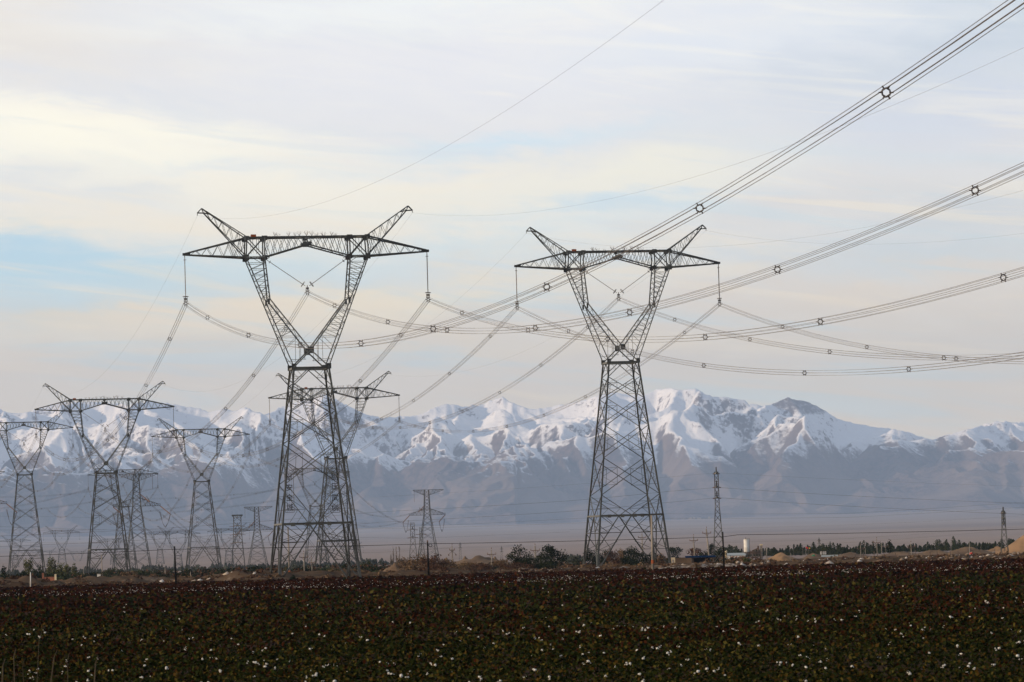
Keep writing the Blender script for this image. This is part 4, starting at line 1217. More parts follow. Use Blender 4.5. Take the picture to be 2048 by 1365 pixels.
def crown_mesh(w, h, pal, shape, leaf, n, seed):
    R = np.random.RandomState(seed)
    # clumps inside the envelope
    nc = max(6, int(14*max(1, h/w) if shape == 'column' else 16))
    C = []; 
    while len(C) < nc:
        p = R.uniform(-1, 1, 3)
        if shape == 'round' and (p[0]**2+p[1]**2+p[2]**2 < 1): C.append((p, .36+.16*R.rand()))
        elif shape == 'column' and p[0]**2+p[1]**2 < (1-abs(p[2])**2.4)*.5+.02: C.append((p, .40+.15*R.rand()))
        elif shape == 'low' and p[0]**2+p[1]**2 < 1 and abs(p[2]) < .7*(1-.5*abs(p[0])): C.append((p, .32+.14*R.rand()))
    k = R.randint(0, nc, n); cen = np.array([c[0] for c in C])[k]; rad = np.array([c[1] for c in C])[k]
    d = R.normal(size=(n, 3)); d /= np.linalg.norm(d, axis=1)[:, None]
    P = cen*.80+d*(rad*R.rand(n)**.45)[:, None]*np.array([1, 1, .6 if shape == 'column' else .85])
    for ax_ in range(3):
        lo_, hi_ = np.percentile(P[:, ax_], [2, 98]); P[:, ax_] = (P[:, ax_]-lo_)/(hi_-lo_)*2-1
    P *= np.array([w/2, w/2, h/2]); P[:, 2] += h/2
    P[:, 2] = np.maximum(P[:, 2], .02)
    V, Q = quads(P, leaf*R.uniform(.6, 1.4, n), R, .1, .75)
    pc = np.array(PALS[pal]); cc_ = pc[(k*7+R.randint(0, 2, n)) % 3]*R.uniform(.7, 1.35, (n, 1))
    return np_mesh('crown', V, Q, M_LEAF, np.repeat(cc_, 4, 0))


def tree(px, ytop, ybase, wpx, pal, shape, label, name='tree', cat='tree', group=None, Y=None, n=None, trunk=.18, leafk=1.0):
    Yp = Y if Y else min(at(px, ybase).y, 1500)
    a = unproj(px, ybase, Yp); b = unproj(px, ytop, Yp); s = F/Yp
    z0 = max(min(a.z, .3), -1.0); h = b.z-z0; w = wpx/s
    o = thing(name, (a.x, Yp, z0), label, cat, group)
    ch = h*(1-trunk); leaf = max(.18, 2.7/s)*leafk
    n = n or int(min(9000, max(320, w*h/(leaf*leaf)*9.5)))
    c = link('crown', crown_mesh(w, ch, pal, shape, leaf, n, rnd.randint(0, 99999)), o, (0, 0, h*trunk))
    m = MB(); r = max(.05, .03*h)
    m.tube([(0, 0, -.3), (.05*w*rnd.uniform(-1, 1), 0, h*.4), (.1*w*rnd.uniform(-1, 1), 0, h*.8)], r, 6, r*.35)
    for k in range(5):
        t = rnd.uniform(0, 6.28); z = h*rnd.uniform(.2, .55); m.tube([(0, 0, z), (math.cos(t)*w*.2, math.sin(t)*w*.2, z+h*.12), (math.cos(t)*w*.36, math.sin(t)*w*.36, z+h*.26)], r*.5, 5, r*.15)
    m.build('trunk', M_BARK, o)
    return o

GTN = 'trees and bushes beyond the field'
TREES = [
    # left clump
    (8, 1133, 1161, 9, 'dark', 'column', 'slim dark poplar at the very left edge'),
    (57, 1120, 1160, 17, 'olive', 'column', 'olive poplar seen between the legs of the leftmost pylon'),
    (79, 1134, 1160, 26, 'green', 'round', 'green tree in the left clump, right of the olive poplar between pylon legs'),
    (102, 1117, 1160, 17, 'olive', 'column', 'tallest pointed poplar of the left clump'),
    (110.5, 1124, 1160, 6, 'dark', 'column', 'narrow dark cypress-like poplar in the left clump'),
    (121, 1128, 1160, 18, 'olive', 'column', 'broad olive poplar right of the narrow dark one'),
    (135, 1131, 1160, 14, 'olive', 'column', 'yellowish poplar in the right half of the left clump'),
    (148, 1129, 1160, 9, 'olive', 'column', 'last slim poplar at the right end of the left clump'),
    (18, 1150, 1166, 34, 'dark', 'low', 'low dark shrub at the feet of the leftmost pylon'), (48, 1146, 1165, 36, 'dark', 'low', 'dark shrub between the feet of the leftmost pylon'),
    (82, 1148, 1166, 40, 'dark', 'low', 'dark shrub in front of the left poplars, behind the brick gateposts'), (128, 1149, 1161, 36, 'dark', 'low', 'dark shrub in front of the right end of the left poplars'),
    (36, 1161, 1172, 22, 'dark', 'low', 'small dark bush on the rubble left of the white post'), (88, 1162, 1171, 20, 'dark', 'low', 'small dark bush on the rubble right of the white post'),
    (165, 1147, 1160, 22, 'green', 'low', 'green shrub left of the big left pylon'), (192, 1146, 1159, 24, 'dark', 'low', 'dark shrub between the feet of the big left pylon'),
    (218, 1141, 1158, 24, 'green', 'low', 'green shrub under the right half of the big left pylon'), (236, 1138, 1156, 26, 'green', 'round', 'leafy bush right of the foot of the big left pylon'),
    (258, 1144, 1158, 26, 'brown', 'low', 'brownish shrub under the strain tower at the left'), (285, 1143, 1157, 26, 'green', 'low', 'green shrub left of the small far pylons'),
    (310, 1141, 1156, 30, 'green', 'low', 'wide green shrub left of the left black post'), (326, 1150, 1158, 18, 'dark', 'low', 'low dark shrub just left of the left black post'),
    (344, 1142, 1156, 22, 'dark', 'round', 'dark bush directly behind the left black post'), (375, 1141, 1155, 18, 'dark', 'round', 'round dark bush right of the left black post'),
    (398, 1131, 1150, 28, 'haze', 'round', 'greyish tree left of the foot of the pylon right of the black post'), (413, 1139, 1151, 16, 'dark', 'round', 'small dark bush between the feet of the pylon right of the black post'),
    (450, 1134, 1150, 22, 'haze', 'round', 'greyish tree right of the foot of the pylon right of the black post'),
    (432, 1145, 1154, 30, 'green', 'low', 'low green shrub below the pylon right of the black post'), (478, 1144, 1156, 42, 'red', 'low', 'reddish scrub under the double-circuit tower'),
    (512, 1134, 1149, 40, 'dark', 'low', 'wide dark green bush under the strain tower left of the nearest pylon'), (520, 1146, 1157, 56, 'red', 'low', 'reddish scrub left of the feet of the nearest pylon'),
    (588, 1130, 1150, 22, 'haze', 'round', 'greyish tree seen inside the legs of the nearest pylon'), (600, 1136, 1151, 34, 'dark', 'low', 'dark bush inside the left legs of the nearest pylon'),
    (640, 1139, 1151, 30, 'dark', 'low', 'dark bush in the middle of the legs of the nearest pylon'), (665, 1138, 1152, 32, 'olive', 'low', 'olive bush inside the right legs of the nearest pylon'), (695, 1140, 1152, 28, 'green', 'low', 'green bush between the right feet of the nearest pylon'),
    (739, 1122, 1144, 18, 'green', 'round', 'small open-crowned tree right of the feet of the nearest pylon'), (586, 1152, 1161, 12, 'dark', 'low', 'tiny dark bush at the foot of the pole with the red mark'),
    # brown bushes under S2
    (818, 1118, 1146, 44, 'brown', 'round', 'bare brown bush at the left of the brown thicket'), (842, 1114, 1147, 46, 'brown', 'round', 'tangled brown bush in the middle of the brown thicket'),
    (868, 1112, 1147, 46, 'red', 'round', 'reddish-brown bush below the lone strain tower'), (892, 1121, 1146, 40, 'brown', 'low', 'brown bush at the right of the brown thicket'),
    (930, 1126, 1141, 46, 'brown', 'low', 'low brown scrub between the two concrete poles'), (965, 1128, 1142, 40, 'red', 'low', 'low reddish scrub left of the single-crossarm pole'), (1000, 1120, 1141, 30, 'brown', 'low', 'brown bush left of the first dark round tree'),
    (1040, 1096, 1139, 44, 'dark', 'round', 'first dark round tree, left of the pole between the trees'),
    (1082, 1107, 1139, 28, 'dark', 'round', 'lower dark bushy tree just right of the pole between the trees'), (1109, 1094, 1139, 44, 'dark', 'round', 'big dark rounded tree right of the pole between the trees'),
    (1064, 1117, 1140, 54, 'dark', 'low', 'low dark thicket joining the two dark round trees'),
    (1034, 1126, 1141, 60, 'red', 'low', 'reddish undergrowth at the foot of the dark trees'),
    (1146, 1112, 1132, 26, 'haze', 'round', 'pale green tree left of the lone right pylon'), (1160, 1119, 1133, 26, 'green', 'low', 'green shrub at the left foot of the lone right pylon'),
    (1183, 1101, 1131, 26, 'dark', 'round', 'dark tree behind the left feet of the lone right pylon'), (1207, 1104, 1131, 26, 'dark', 'round', 'dark tree inside the left legs of the lone right pylon'),
    (1226, 1103, 1132, 26, 'red', 'round', 'reddish tree in the middle of the lone right pylon'), (1242, 1101, 1131, 20, 'brown', 'round', 'brown twiggy tree in the middle of the lone right pylon'),
    (1267, 1097, 1131, 36, 'dark', 'round', 'broad dark green tree inside the right legs of the lone right pylon'), (1258, 1113, 1132, 30, 'dark', 'low', 'low dark bush inside the lone right pylon'),
    (1297, 1107, 1130, 30, 'dark', 'round', 'dark bush behind the tall thick pale pole'), (1321, 1109, 1129, 22, 'brown', 'round', 'brown bush at the right feet of the lone right pylon'),
    (1350, 1095, 1117, 26, 'dark', 'round', 'round dark tree above the cream hut'), (1390, 1097, 1119, 26, 'red', 'round', 'dark reddish tree behind the left of the blue-roofed shelter'),
    (1408, 1103, 1120, 18, 'dark', 'round', 'small dark tree behind the blue-roofed shelter'), (1424, 1090, 1120, 16, 'dark', 'round', 'tall ragged tree left of the tall thin lattice tower'), (1441, 1096, 1120, 20, 'dark', 'round', 'dark tree behind the tall thin lattice tower'),
    (1491, 1117, 1127, 18, 'olive', 'low', 'small olive bush in front of the white silo'), (1464, 1109, 1117, 7, 'red', 'round', 'small reddish shrub in front of the long white shed'),
    (1779, 1083, 1108, 9, 'dark', 'column', 'lone dark poplar standing taller than the windbreak'),
]
for (px, yt, yb, w, pal, sh, lab) in TREES:
    tree(px, yt, yb, w, pal, sh, lab, 'bush' if sh == 'low' or 'bush' in lab or 'shrub' in lab else 'tree', 'bush' if sh == 'low' or 'bush' in lab or 'shrub' in lab else 'tree', GTN, trunk=.03 if sh == 'low' else (.04 if (yb-yt) < 26 or sh == 'column' else .07))
# bare poplars
for (px, yt, lab) in ((782.5, 1112, 'shortest bare poplar, leftmost of the four'), (787.5, 1096, 'bare poplar second from the left of the four'), (793.5, 1097, 'bare poplar third from the left of the four, in front of the brown bank'), (799.5, 1095, 'rightmost and thickest bare poplar of the four')):
    a = at(px, 1142); b = unproj(px, yt, a.y); o = thing('bare_poplar', (a.x, a.y, 0), lab, 'tree', 'bare poplars left of the brown thicket'); h = b.z
    m = MB(); m.tube([(0, 0, -.4), (.05, 0, h*.5), (0, 0, h)], .11, 5, .02); m.build('trunk', M_BARK, o)
    m = MB()
    for k in range(42):
        z = h*rnd.uniform(.12, .95); t = rnd.uniform(0, 6.28); q = .42*(1-z/h)+.12; m.beam((0, 0, z), (math.cos(t)*q, math.sin(t)*q, z+rnd.uniform(.5, 1.1)), .035)
    m.build('branches', M_BARK, o)
# windbreaks


def treeline(px0, px1, yfn, Y, hpx, pal, label, seed, n=900):
    R = np.random.RandomState(seed); a = unproj(px0, 1100, Y).x; b = unproj(px1, 1100, Y).x; s = F/Y; Vs, Fs, Cs = [], [], []; off = 0
    pc = np.array(PALS[pal]); nt = int((px1-px0)/1.7)
    for k in range(nt):
        x = a+(b-a)*(k+R.rand())/nt; y = Y+R.uniform(-20, 60); h = hpx/s*R.uniform(.45, 1.0)*(1.35 if R.rand() < .06 else 1)*(.8+.35*math.sin(k*.11)*math.sin(k*.037+1)); w = h*R.uniform(.25, .55)
        nl = 210; z = R.rand(nl)**.8; rr = (1-z**2.2)*.9+.1
        P = np.stack([x+R.normal(size=nl)*w*.42*rr, y+R.normal(size=nl)*w*.42*rr, z*h-.4], 1)
        V, Q = quads(P, np.full(nl, 1.9/s)*R.uniform(.6, 1.5, nl), R, .1, .8)
        Vs.append(V); Fs.append(Q+off); off += len(V); Cs.append(np.repeat(pc[R.randint(0, 3, nl)]*R.uniform(.75, 1.3, (nl, 1))*R.uniform(.8, 1.2), 4, 0))
    o = link('windbreak', np_mesh('windbreak', np.vstack(Vs), np.vstack(Fs), M_LEAF, np.vstack(Cs)))
    tag(o, label, 'trees', kind='stuff')

def scrub(px0, px1, Y0, Y1, n, hm, pals, label, seed):
    R = np.random.RandomState(seed); cl = max(8, n//60)
    Yc = R.uniform(Y0, Y1, cl); Pc = R.uniform(px0, px1, cl); Xc = (Pc-1024)/F*Yc; hc = hm*R.uniform(.35, 1.1, cl)
    k = R.randint(0, cl, n); u = R.normal(size=(n, 2)); P = np.stack([Xc[k]+u[:, 0]*hc[k]*.75, Yc[k]+u[:, 1]*hc[k]*.75, hc[k]*R.rand(n)*np.exp(-(u**2).sum(1)*.25)*1.15], 1)
    P[:, 2] += rub_z(P[:, 0], P[:, 1])
    pc = np.array([q for p in pals for q in PALS[p]]); ci = pc[(k*5+R.randint(0, 2, n)) % len(pc)]*R.uniform(.7, 1.3, (n, 1))
    V, Q = quads(P, .0019*P[:, 1]*R.uniform(.15, .34, n)/.9*1.0+.05, R, .1, .7)
    tag(link('scrub', np_mesh('scrub', V, Q, M_LEAF, np.repeat(ci, 4, 0))), label, 'scrub', kind='stuff')

scrub(-60, 760, 860, 1250, 42000, 2.0, ('dark', 'green', 'red'), 'dark scrub belt behind the rubble on the left', 401)
scrub(-60, 2100, 640, 860, 30000, .75, ('red', 'brown', 'brown'), 'dry brown weeds over the rubble strip', 402)
scrub(-60, 2100, 634, 672, 26000, .5, ('red', 'brown', 'red'), 'dry weeds along the edge of the cotton field', 405)
scrub(740, 1480, 840, 1200, 20000, 1.3, ('red', 'brown', 'dark'), 'brown undergrowth around the dark trees', 403)
treeline(1440, 2060, None, 1500, 23, 'green', 'long dark windbreak of small trees behind the sand heaps at the right', 71)
treeline(1640, 1760, None, 1380, 22, 'green', 'denser part of the windbreak right of the flags', 72)
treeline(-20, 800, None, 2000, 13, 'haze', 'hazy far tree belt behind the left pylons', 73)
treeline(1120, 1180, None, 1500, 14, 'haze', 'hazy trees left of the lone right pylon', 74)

# ================================================================== MOUNDS


def mound(px, ytop, ybase, wpx, Y, label, seed, dpt=.6, m_=None, name='sand_heap', lump=.25, cat='sand heap'):
    s = F/Y; a = unproj(px, ybase, Y); b = unproj(px, ytop, Y); h = max(.6, b.z+.6); w = wpx/s
    nx_, ny_ = 64, 40; x = np.linspace(-1, 1, nx_)[None, :]; y = np.linspace(-1, 1, ny_)[:, None]
    r = np.sqrt(x**2+y**2); env = np.clip(1-r**1.35, 0, 1)*(.55+.45*np.clip(1-r, 0, 1))
    nz = pnoise(x*w/2+0*y+seed*13, y*w*dpt/2+0*x, max(1.5, w*.10), seed, 4)
    Z = h*np.clip(env*(1+lump*nz*1.6), 0, 1.3)-.02-(r > .98)*.4
    V = np.stack([x*w/2+0*y, y*w*dpt/2+0*x, Z], -1).reshape(-1, 3)
    o = link(name, np_mesh(name, V, grid_faces(ny_, nx_), m_ or M_SAND, smooth=True)); o.location = (a.x, Y, -.6)
    return tag(o, label, cat, 'sand and earth heaps')

M_EARTH = mat('brown_earth', two((.15, .10, .062), (.10, .068, .045), .2), .95, .1)
mound(2075, 1056, 1108, 190, 960, 'huge tan sand heap cut off by the right edge', 81, .6, None, 'sand_heap', .05)
for i, (px, yt, yb, w, Y, lab) in enumerate([
    (1566, 1111, 1124, 56, 900, 'orange-tan sand heap right of the batching plant'), (1533+28, 1106, 1116, 70, 1150, 'brown earth heap behind the orange-tan sand heap'),
    (1628, 1107, 1117, 60, 1150, 'low earth heap below the flags'), (1700, 1106, 1113, 110, 1150, 'long low earth bank in front of the windbreak'),
    (1800, 1103, 1110, 120, 1150, 'long earth bank right of the lone dark poplar'), (1868, 1099, 1110, 110, 1100, 'higher earth bank left of the short tower'),
    (1935, 1094, 1108, 130, 1100, 'broad earth bank behind the pale pole near the right edge'), (1995, 1094, 1106, 90, 1150, 'earth bank between the short tower and the huge sand heap'),
    (792, 1127, 1146, 95, 790, 'tan earth ramp left of the brown thicket'), (960, 1114, 1127, 240, 1150, 'wide flat earth bank behind the concrete poles'),
    (893, 1115, 1124, 34, 1160, 'small brown hump at the left end of the flat bank'), (930, 1114, 1122, 40, 1160, 'small brown hump behind the drooping-bracket pole'), (960, 1113, 1122, 34, 1160, 'pointed brown hump in the middle of the flat bank'), (990, 1114, 1122, 34, 1160, 'brown hump right of the single-crossarm pole')]):
    mound(px, yt, yb, w, Y, lab, 90+i, .5, M_SAND if 'sand' in lab else M_EARTH, 'sand_heap' if 'sand' in lab else 'earth_heap', .22, 'sand heap' if 'sand' in lab else 'earth heap')

# broken concrete lumps
GS = 'broken concrete lumps on the rubble'
STN = [(31, 1165, 12, 'pale slab lump left of the white post'), (240, 1157, 9, 'pale lump below the strain tower at the left'), (283, 1158, 8, 'small pale lump left of the left black post'), (392, 1157, 14, 'flat pale slab right of the left black post'), (452, 1154, 12, 'flat slab under the double-circuit tower'),
       (576, 1152, 7, 'pale block beside the foot of the pole with the red mark'), (668, 1149, 8, 'pale block inside the right legs of the nearest pylon'), (807, 1147, 13, 'pale rounded block in front of the brown thicket'), (906, 1150, 6, 'white block at the foot of the drooping-bracket pole'),
       (1005, 1140, 5, 'upright white stone in front of the first dark tree'), (1300, 1136, 9, 'white slab at the foot of the tall thick pale pole'), (1475, 1126, 9, 'white lump below the white shed'), (1512, 1136, 15, 'long white slab on the rubble right of centre'), (1556, 1127, 7, 'white lump in front of the orange-tan sand heap'),
       (1700, 1122, 22, 'long run of pale rubble in the right part'), (1730, 1119, 26, 'pale rubble below the short pale pole'), (1690, 1128, 14, 'white slab at the field edge in the right part'), (1780, 1118, 24, 'pale rubble below the lone dark poplar'), (1885, 1112, 16, 'pale rubble left of the pale pole near the right edge'),
       (1915, 1110, 14, 'whitish rubble by the pale pole near the right edge'), (1988, 1104, 8, 'yellowish boulder below the short tower'), (2026, 1110, 5, 'upright tan block beside the huge sand heap'), (2034, 1105, 4, 'tilted white block at the huge sand heap'), (2043, 1110, 6, 'pale boulder at the right edge')]
for i, (px, py, w, lab) in enumerate(STN):
    g = at(px, py+2); Y = min(max(g.y, 645), 820); p = unproj(px, py+1, Y); s = F/Y; W_ = w/s
    R = np.random.RandomState(200+i); n = 1+int(w/6)
    P = np.stack([np.linspace(-W_/2, W_/2, n+2)[1:-1]+R.normal(size=n)*.1, R.normal(size=n)*.3, R.uniform(0, .15, n)], 1)
    V, Q = lumps(P, np.full(n, min(.6, max(.22, W_/n*.45)))*R.uniform(.6, 1.2, n), R, .5); V[:, 2] = V[:, 2]*.6
    o = link('rubble_block', np_mesh('rubble_block', V, Q, M_STONE)); o.location = (p.x, Y, p.z); tag(o, lab, 'rubble', GS)

# ================================================================== SMALL BUILDINGS AND PLANT


def loc(px, py, Y): return unproj(px, py, Y)


def box_at(m, x0, x1, z0, z1, y0, y1): m.box(((x0+x1)/2, (y0+y1)/2, (z0+z1)/2), (x1-x0, y1-y0, z1-z0))

# brick gateposts with low wall
Y = 690; p = loc(99, 1161, Y); s = F/Y
o = thing('brick_wall', (p.x, Y, p.z-.4), 'ruined low red-brick wall with two pale end pillars in front of the left poplars', 'wall')
m = MB(); box_at(m, -1.0, 1.05, 0, 1.0, -.15, .15); m.build('wall', M_BRICK, o)
for (x, h) in ((-1.15, 1.75), (1.1, 1.45)):
    m = MB(); box_at(m, x-.16, x+.16, 0, h, -.2, .2); m.build('pillar', M_BRICK if x < 0 else M_CREAM, o)
# white cabinet
Y = 700; p = loc(198, 1158, Y)
o = thing('cabinet', (p.x, Y, p.z-.3), 'small white cabinet at the foot of the big left pylon', 'cabinet'); m = MB(); box_at(m, -.3, .3, 0, 1.15, -.3, .3); m.build('housing', M_WHITE, o); m = MB(); box_at(m, -.36, .36, 1.152, 1.22, -.36, .36); m.build('lid', M_CONC, o)
# cream hut + wall
Y = 810; p = loc(1347, 1128, Y); s = F/Y
o = thing('hut', (p.x, Y, p.z-.3), 'small cream hut right of the feet of the lone right pylon', 'hut'); m = MB(); box_at(m, -.75, .35, 0, 1.6, -.6, .6); m.build('wall', M_CREAM, o)
m = MB(); box_at(m, -.82, .42, 1.603, 1.68, -.68, .68); m.build('roof', M_CONC, o); m = MB(); box_at(m, -.3, .1, .1, 1.2, -.64, -.603); m.build('door', M_STONE, o)
p = loc(1366, 1126, 830); o = thing('boundary_wall', (p.x, 830, p.z-.3), 'long grey-brown wall between the cream hut and the shelter', 'wall'); m = MB(); box_at(m, -1.9, 2.4, 0, 1.35, -.15, .15); m.build('panel', M_EARTH, o); m = MB(); box_at(m, -1.95, 2.45, 1.352, 1.42, -.2, .2); m.build('coping', M_RUB, o)
# blue roofed shelter
Y = 800; p = loc(1402, 1128, Y); s = F/Y
o = thing('shelter', (p.x, Y, p.z-.3), 'open shelter with a thin blue roof and dark inside', 'shelter')
m = MB(); m.add([(-3.2, -1.6, 1.75), (3.1, -1.6, 1.72), (3.1, 2.2, 1.98), (-3.2, 2.2, 2.0), (-3.2, -1.6, 1.60), (3.1, -1.6, 1.57), (3.1, 2.2, 1.86), (-3.2, 2.2, 1.88)], [(0, 1, 2, 3), (7, 6, 5, 4), (0, 4, 5, 1), (1, 5, 6, 2), (2, 6, 7, 3), (3, 7, 4, 0)]); m.build('roof', M_BLUE, o)
for x in (-1.7, .9, 2.6):
    m = MB(); box_at(m, x-.09, x+.09, 0, 1.7, -1.2, -1.02); m.build('post', M_RUST, o)
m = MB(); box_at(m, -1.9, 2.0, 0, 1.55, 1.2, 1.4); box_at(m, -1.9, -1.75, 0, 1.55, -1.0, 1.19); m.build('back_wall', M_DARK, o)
# white shed
Y = 1150; p = loc(1473, 1118, Y); s = F/Y
o = thing('shed', (p.x, Y, p.z-.2), 'long low white shed left of the white silo', 'shed')
m = MB(); box_at(m, -2.8, 2.6, 0, 1.25, -1.5, 1.5); m.build('wall', M_WHITE, o)
m = MB(); m.add([(-3, -1.7, 1.253), (2.8, -1.7, 1.253), (2.8, 1.7, 1.253), (-3, 1.7, 1.253), (-3, 0, 1.95), (2.8, 0, 1.95)], [(0, 1, 5, 4), (2, 3, 4, 5), (0, 4, 3), (1, 2, 5), (3, 2, 1, 0)]); m.build('roof', M_BLUE if 0 else mat('pale_blue_roof', lambda t, b: (.27, .30, .31), .8, 0), o)
for x in (-1.4, -.1, 1.1, 1.9):
    m = MB(); box_at(m, x-.25, x+.25, .5, .95, -1.54, -1.503); m.build('window', M_BRICK, o)
m = MB(); box_at(m, .2, .75, 0, .45, -1.54, -1.503); m.build('door', M_DARK, o)
# white silo
Y = 1150; s = F/Y; p = loc(1494, 1119, Y); t1_ = loc(1493.5, 1079, Y); tb = loc(1494, 1104, Y)
o = thing('silo', (p.x, Y, p.z-.3), 'tall white cylindrical cement silo', 'silo')
zb = tb.z-p.z+.3; zt = t1_.z-p.z+.3; r = 5.6/s
m = MB(); m.cyl((0, 0, zb), (0, 0, zt), r, n=24); m.build('tank', M_WHITE, o, False); m = MB(); m.cyl((0, 0, zt), (0, 0, zt+.22), r*.98, r*.4, 24); m.build('dome', M_CONC, o); m = MB(); m.cyl((-.2, 0, zt+.1), (-.2, 0, zt+.45), .16, n=8); m.build('vent', M_RUST, o)
m = MB(); m.cyl((0, 0, zb-1.2), (0, 0, zb), .25, r*.95, 16); m.build('hopper', M_CONC, o)
for k in range(4):
    t = math.pi/4+k*math.pi/2; m = MB(); m.beam((math.cos(t)*r*.9, math.sin(t)*r*.9, 0), (math.cos(t)*r*.9, math.sin(t)*r*.9, zb+.1), .16); m.build('leg', M_RUST, o)
m = MB()
for k in range(12): m.beam((r*1.05, -.25, zb+k*(zt-zb)/12), (r*1.05, .25, zb+k*(zt-zb)/12), .04)
m.beam((r*1.05, -.25, 0), (r*1.05, -.25, zt+.4), .05); m.beam((r*1.05, .25, 0), (r*1.05, .25, zt+.4), .05); m.build('ladder', M_RUST, o)
# batching plant
p = loc(1511, 1117, Y); o = thing('batching_plant', (p.x, Y, p.z-.2), 'brown steel batching plant frame with a tall narrow tower, right of the white silo', 'plant')
m = MB()
for x in (-1.6, -.8, 0, .8, 1.5):
    for y in (-1, 1): m.beam((x, y, 0), (x, y, 2.3), .12)
for z in (.75, 1.5, 2.3):
    for y in (-1, 1): m.beam((-1.7, y, z), (1.6, y, z), .14)
m.build('frame', M_RUST, o); m = MB(); box_at(m, -1.6, 1.3, 1.65, 2.15, -.9, .9); box_at(m, -1.3, .6, .2, .6, -.7, .7); m.build('hopper', M_RUST, o)
m = MB(); m.beam((-1.2, 0, 2.3), (1.1, 0, 3.3), .4, .3); m.build('conveyor', M_EARTH, o)
m = MB(); box_at(m, 1.55, 2.15, 0, 4.0, -.35, .35); m.build('tower', M_CONC, o); m = MB(); box_at(m, 1.45, 2.25, 4.003, 4.4, -.45, .45); m.build('tower_cap', M_CREAM, o)
m = MB(); m.beam((.9, 0, 2.3), (.9, 0, 3.9), .5); m.build('mixer_tower', M_RUST, o)
for k in range(6):
    m = MB(); m.beam((1.53, -.37, .4+k*.6), (2.17, -.37, .4+k*.6), .05); m.build('platform', M_RUST, o)
# small cream silo
Y = 1100; s = F/Y; p = loc(1452.5, 1118, Y); o = thing('silo', (p.x, Y, p.z-.2), 'small cream silo just right of the black post in front of the thin tower', 'silo')
zt = loc(1452, 1100, Y).z-p.z; m = MB(); m.cyl((0, 0, .5), (0, 0, zt), .33, n=16); m.build('tank', M_CREAM, o); m = MB(); m.cyl((0, 0, zt), (0, 0, zt+.2), .32, .12, 16); m.build('dome', M_RUST, o)
for x in (-.25, .25):
    m = MB(); m.beam((x, 0, 0), (x, 0, .6), .1); m.build('leg', M_RUST, o)
# flags
Y = 1150; s = F/Y
for (px, yt, c, lab) in ((1606, 1095, M_DARK, 'black flag, leftmost of the three flags'), (1611.5, 1093, M_RED, 'red flag in the middle of the three flags'), (1618, 1094, M_YEL, 'yellow flag, rightmost of the three flags')):
    p = loc(px, 1112, Y); t0 = loc(px, yt, Y); o = thing('flag', (p.x, Y, p.z-.3), lab, 'flag', 'flags by the sand heaps'); h = t0.z-p.z+.3
    m = MB(); m.cyl((0, 0, 0), (0, 0, h), .035, n=6); m.build('flagpole', M_CONC, o)
    q = .7 if c is M_RED else .4; m = MB(); m.add([(0, 0, h-.05), (q*.5, .05, h-.2), (q, 0, h-.35), (q, 0, h-.35-.38*q/.5), (q*.5, .05, h-.6), (0, 0, h-.45)], [(0, 1, 4, 5), (1, 2, 3, 4)]); m.add([(0, .01, h-.05), (q*.5, .06, h-.2), (q, .01, h-.35), (q, .01, h-.35-.38*q/.5), (q*.5, .06, h-.6), (0, .01, h-.45)], [(5, 4, 1, 0), (4, 3, 2, 1)]); m.build('cloth', c, o)
# small white houses behind
for (px, w, lab) in ((1642.5, 2.6, 'tiny white house with dark window left of the taller windbreak part'), (1647.5, 2.0, 'tiny white house second from the left by the windbreak'), (1651, 1.8, 'tiny white house nearest the taller windbreak part')):
    Y = 1140; s = F/Y; p = loc(px, 1108, Y); o = thing('house', (p.x, Y, p.z-.2), lab, 'house', 'tiny white houses by the windbreak'); m = MB(); box_at(m, -w/2/s*1.4, w/2/s*1.4, 0, .85, -.4, .4); m.build('wall', M_WHITE, o); m = MB(); box_at(m, -w/2/s*1.6, w/2/s*1.6, .853, .95, -.5, .5); m.build('roof', M_CONC, o); m = MB(); box_at(m, -.06, .08, .3, .6, -.43, -.403); m.build('window', M_DARK, o)
p = loc(1659, 1112, 1000); o = thing('low_wall', (p.x, 1000, p.z-.2), 'long pale low wall in front of the earth bank right of the flags', 'wall'); m = MB(); box_at(m, -2.1, 2.1, 0, .4, -.15, .15); m.build('panel', mat('grey_blue_panel', lambda t, b: (.35, .42, .45), .8), o); m = MB(); box_at(m, -2.15, 2.15, .403, .47, -.2, .2); m.build('coping', M_CONC, o)
p = loc(1626.5, 1112.5, 1000); R = np.random.RandomState(9); V, Q = lumps(np.array([[-.2, 0, .2], [.15, 0, .28], [.3, .1, .15]]), np.array([.25, .28, .2]), R, .2); o = link('tarpaulin', np_mesh('tarpaulin', V, Q, M_GREENT)); o.location = (p.x, 1000, p.z-.1); tag(o, 'crumpled green tarpaulin on the earth bank below the flags', 'tarpaulin')
# fence posts at the right
for k in range(15):
    px = 1706+k*21.5+rnd.uniform(-5, 5); hy = 1080.5+(2048-px)*.0288; g = unproj(px, hy+28, 860); o = thing('fence_post', (g.x, 860, 0), 'thin rusty fence post in the long row in front of the earth banks', 'post', 'rusty fence posts in front of the earth banks'); m = MB(); m.cyl((0, 0, -.5), (rnd.uniform(-.05, .05), 0, 1.35+rnd.uniform(-.2, .2)), .07, n=6); m.build('shaft', M_RUST, o); m = MB(); m.box((0, 0, 1.15), (.16, .16, .08)); m.build('clip', M_CONC, o)

# person in red crouching by the rubble
Y = 700; s = F/Y; p = loc(1940, 1117, Y); o = thing('person', (p.x, Y, p.z-.15), 'person in a red top bending forward at the rubble near the right edge', 'person')


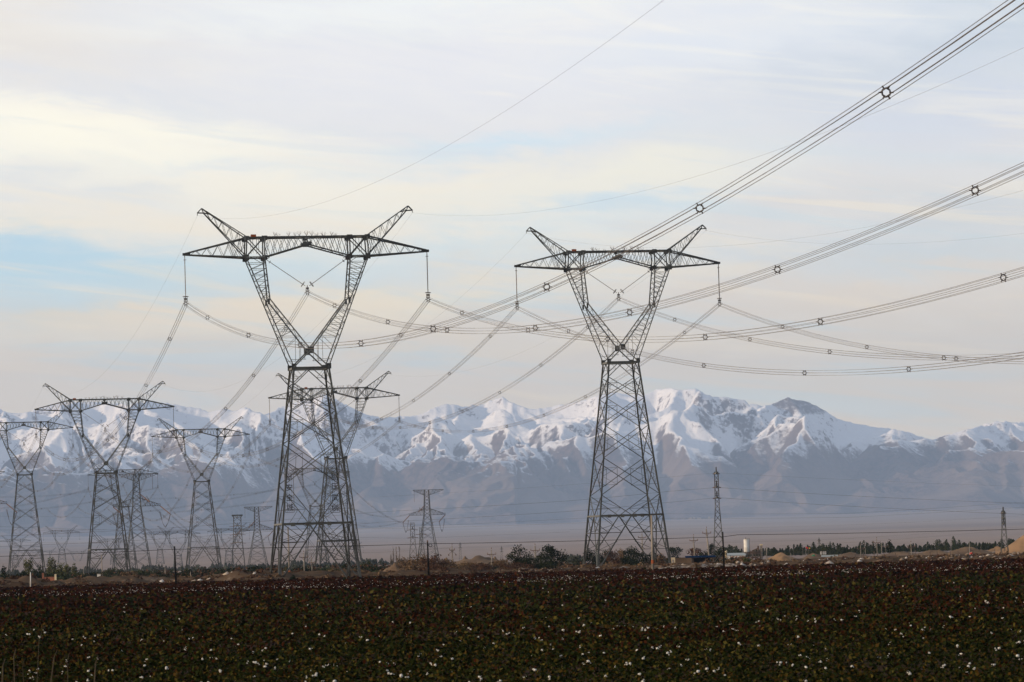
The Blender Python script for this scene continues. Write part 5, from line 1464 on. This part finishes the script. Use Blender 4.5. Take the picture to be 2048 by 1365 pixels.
def skin_body(pts, rad, edges, name, m_, parent):
    me = bpy.data.meshes.new(name); me.from_pydata(pts, edges, []); ob = bpy.data.objects.new(name, me); COL.objects.link(ob)
    md = ob.modifiers.new('s', 'SKIN'); md.use_smooth_shade = True
    for i, r_ in enumerate(rad): me.skin_vertices[0].data[i].radius = (r_, r_)
    me.skin_vertices[0].data[0].use_root = True
    ob.modifiers.new('u', 'SUBSURF').levels = 1
    dg = bpy.context.evaluated_depsgraph_get(); me2 = bpy.data.meshes.new_from_object(ob.evaluated_get(dg)); bpy.data.objects.remove(ob)
    me2.materials.clear(); me2.materials.append(m_); return link(name, me2, parent)

pts = [(0, 0, .85), (.12, -.05, 1.05), (.28, -.1, 1.2), (.36, -.12, 1.28), (.45, -.14, 1.40), (-.02, .1, .5), (-.1, .12, .08), (.06, .12, .03), (.04, -.12, .5), (-.04, -.14, .08), (.12, -.14, .03),
       (.30, .08, 1.16), (.38, .1, .9), (.52, .06, .72), (.30, -.28, 1.14), (.40, -.3, .88), (.54, -.26, .70)]
rad = [.14, .13, .13, .05, .10, .08, .05, .04, .08, .05, .04, .05, .04, .03, .05, .04, .03]
eds = [(0, 1), (1, 2), (2, 3), (3, 4), (0, 5), (5, 6), (6, 7), (0, 8), (8, 9), (9, 10), (2, 11), (11, 12), (12, 13), (2, 14), (14, 15), (15, 16)]
M_TROU = mat('dark_trousers', lambda t, b: (.02, .025, .04), .8)
skin_body(pts, rad, eds, 'body', M_SKIN, o)
skin_body([pts[0], pts[1], pts[2], pts[11], pts[12], pts[14], pts[15]], [.16, .155, .155, .075, .06, .075, .06], [(0, 1), (1, 2), (2, 3), (3, 4), (2, 5), (5, 6)], 'top', M_RED, o)
skin_body([pts[0], pts[5], pts[6], pts[8], pts[9]], [.155, .10, .07, .10, .07], [(0, 1), (1, 2), (0, 3), (3, 4)], 'trousers', M_TROU, o)
m = MB(); m.cyl((.45, -.14, 1.42), (.43, -.14, 1.53), .115, .05, 10); m.build('hair', M_DARK, o, True)

# far village glinting at the foot of the mountains
RV = np.random.RandomState(19); m = MB()
for k in range(95):
    Yv = RV.uniform(30300, 32300); pxv = RV.choice([RV.normal(1900, 26), RV.uniform(1780, 2040), RV.normal(1385, 20)], p=[.6, .25, .15]); Xv = (pxv-1024)/F*Yv
    tv_ = (Yv-3500)/30000; zv = PLAIN_Z*(.35*tv_+.65*tv_**1.7)+5; w_ = RV.uniform(8, 24); h_ = RV.uniform(6, 14); m.box((Xv, Yv, zv+h_/2), (w_, 12, h_+16))
tag(m.build('village', M_STONE), 'pale specks of a far village at the foot of the mountains', 'village', kind='stuff')

# ================================================================== HAZE


def haze():
    m = MB(); x = 26000.; y0, y1 = -4000., 46600.; z0, z1 = -5., 2350.
    m.box((0, (y0+y1)/2, (z0+z1)/2), (2*x, y1-y0, z1-z0))
    mt = bpy.data.materials.new('haze'); mt.use_nodes = True; t = NT(mt.node_tree); mt.node_tree.nodes.clear()
    o = t.node('ShaderNodeOutputMaterial'); v = t.node('ShaderNodeVolumePrincipled')
    v.inputs['Color'].default_value = (.52, .70, 1.0, 1); v.inputs['Density'].default_value = HAZE_D; v.inputs['Anisotropy'].default_value = 0.0
    t.l.new(v.outputs[0], o.inputs['Volume'])
    ob = m.build('haze', mt); tag(ob, 'blue-grey haze over the plain', 'haze', kind='stuff')

HAZE_D = 2.35e-5
haze()
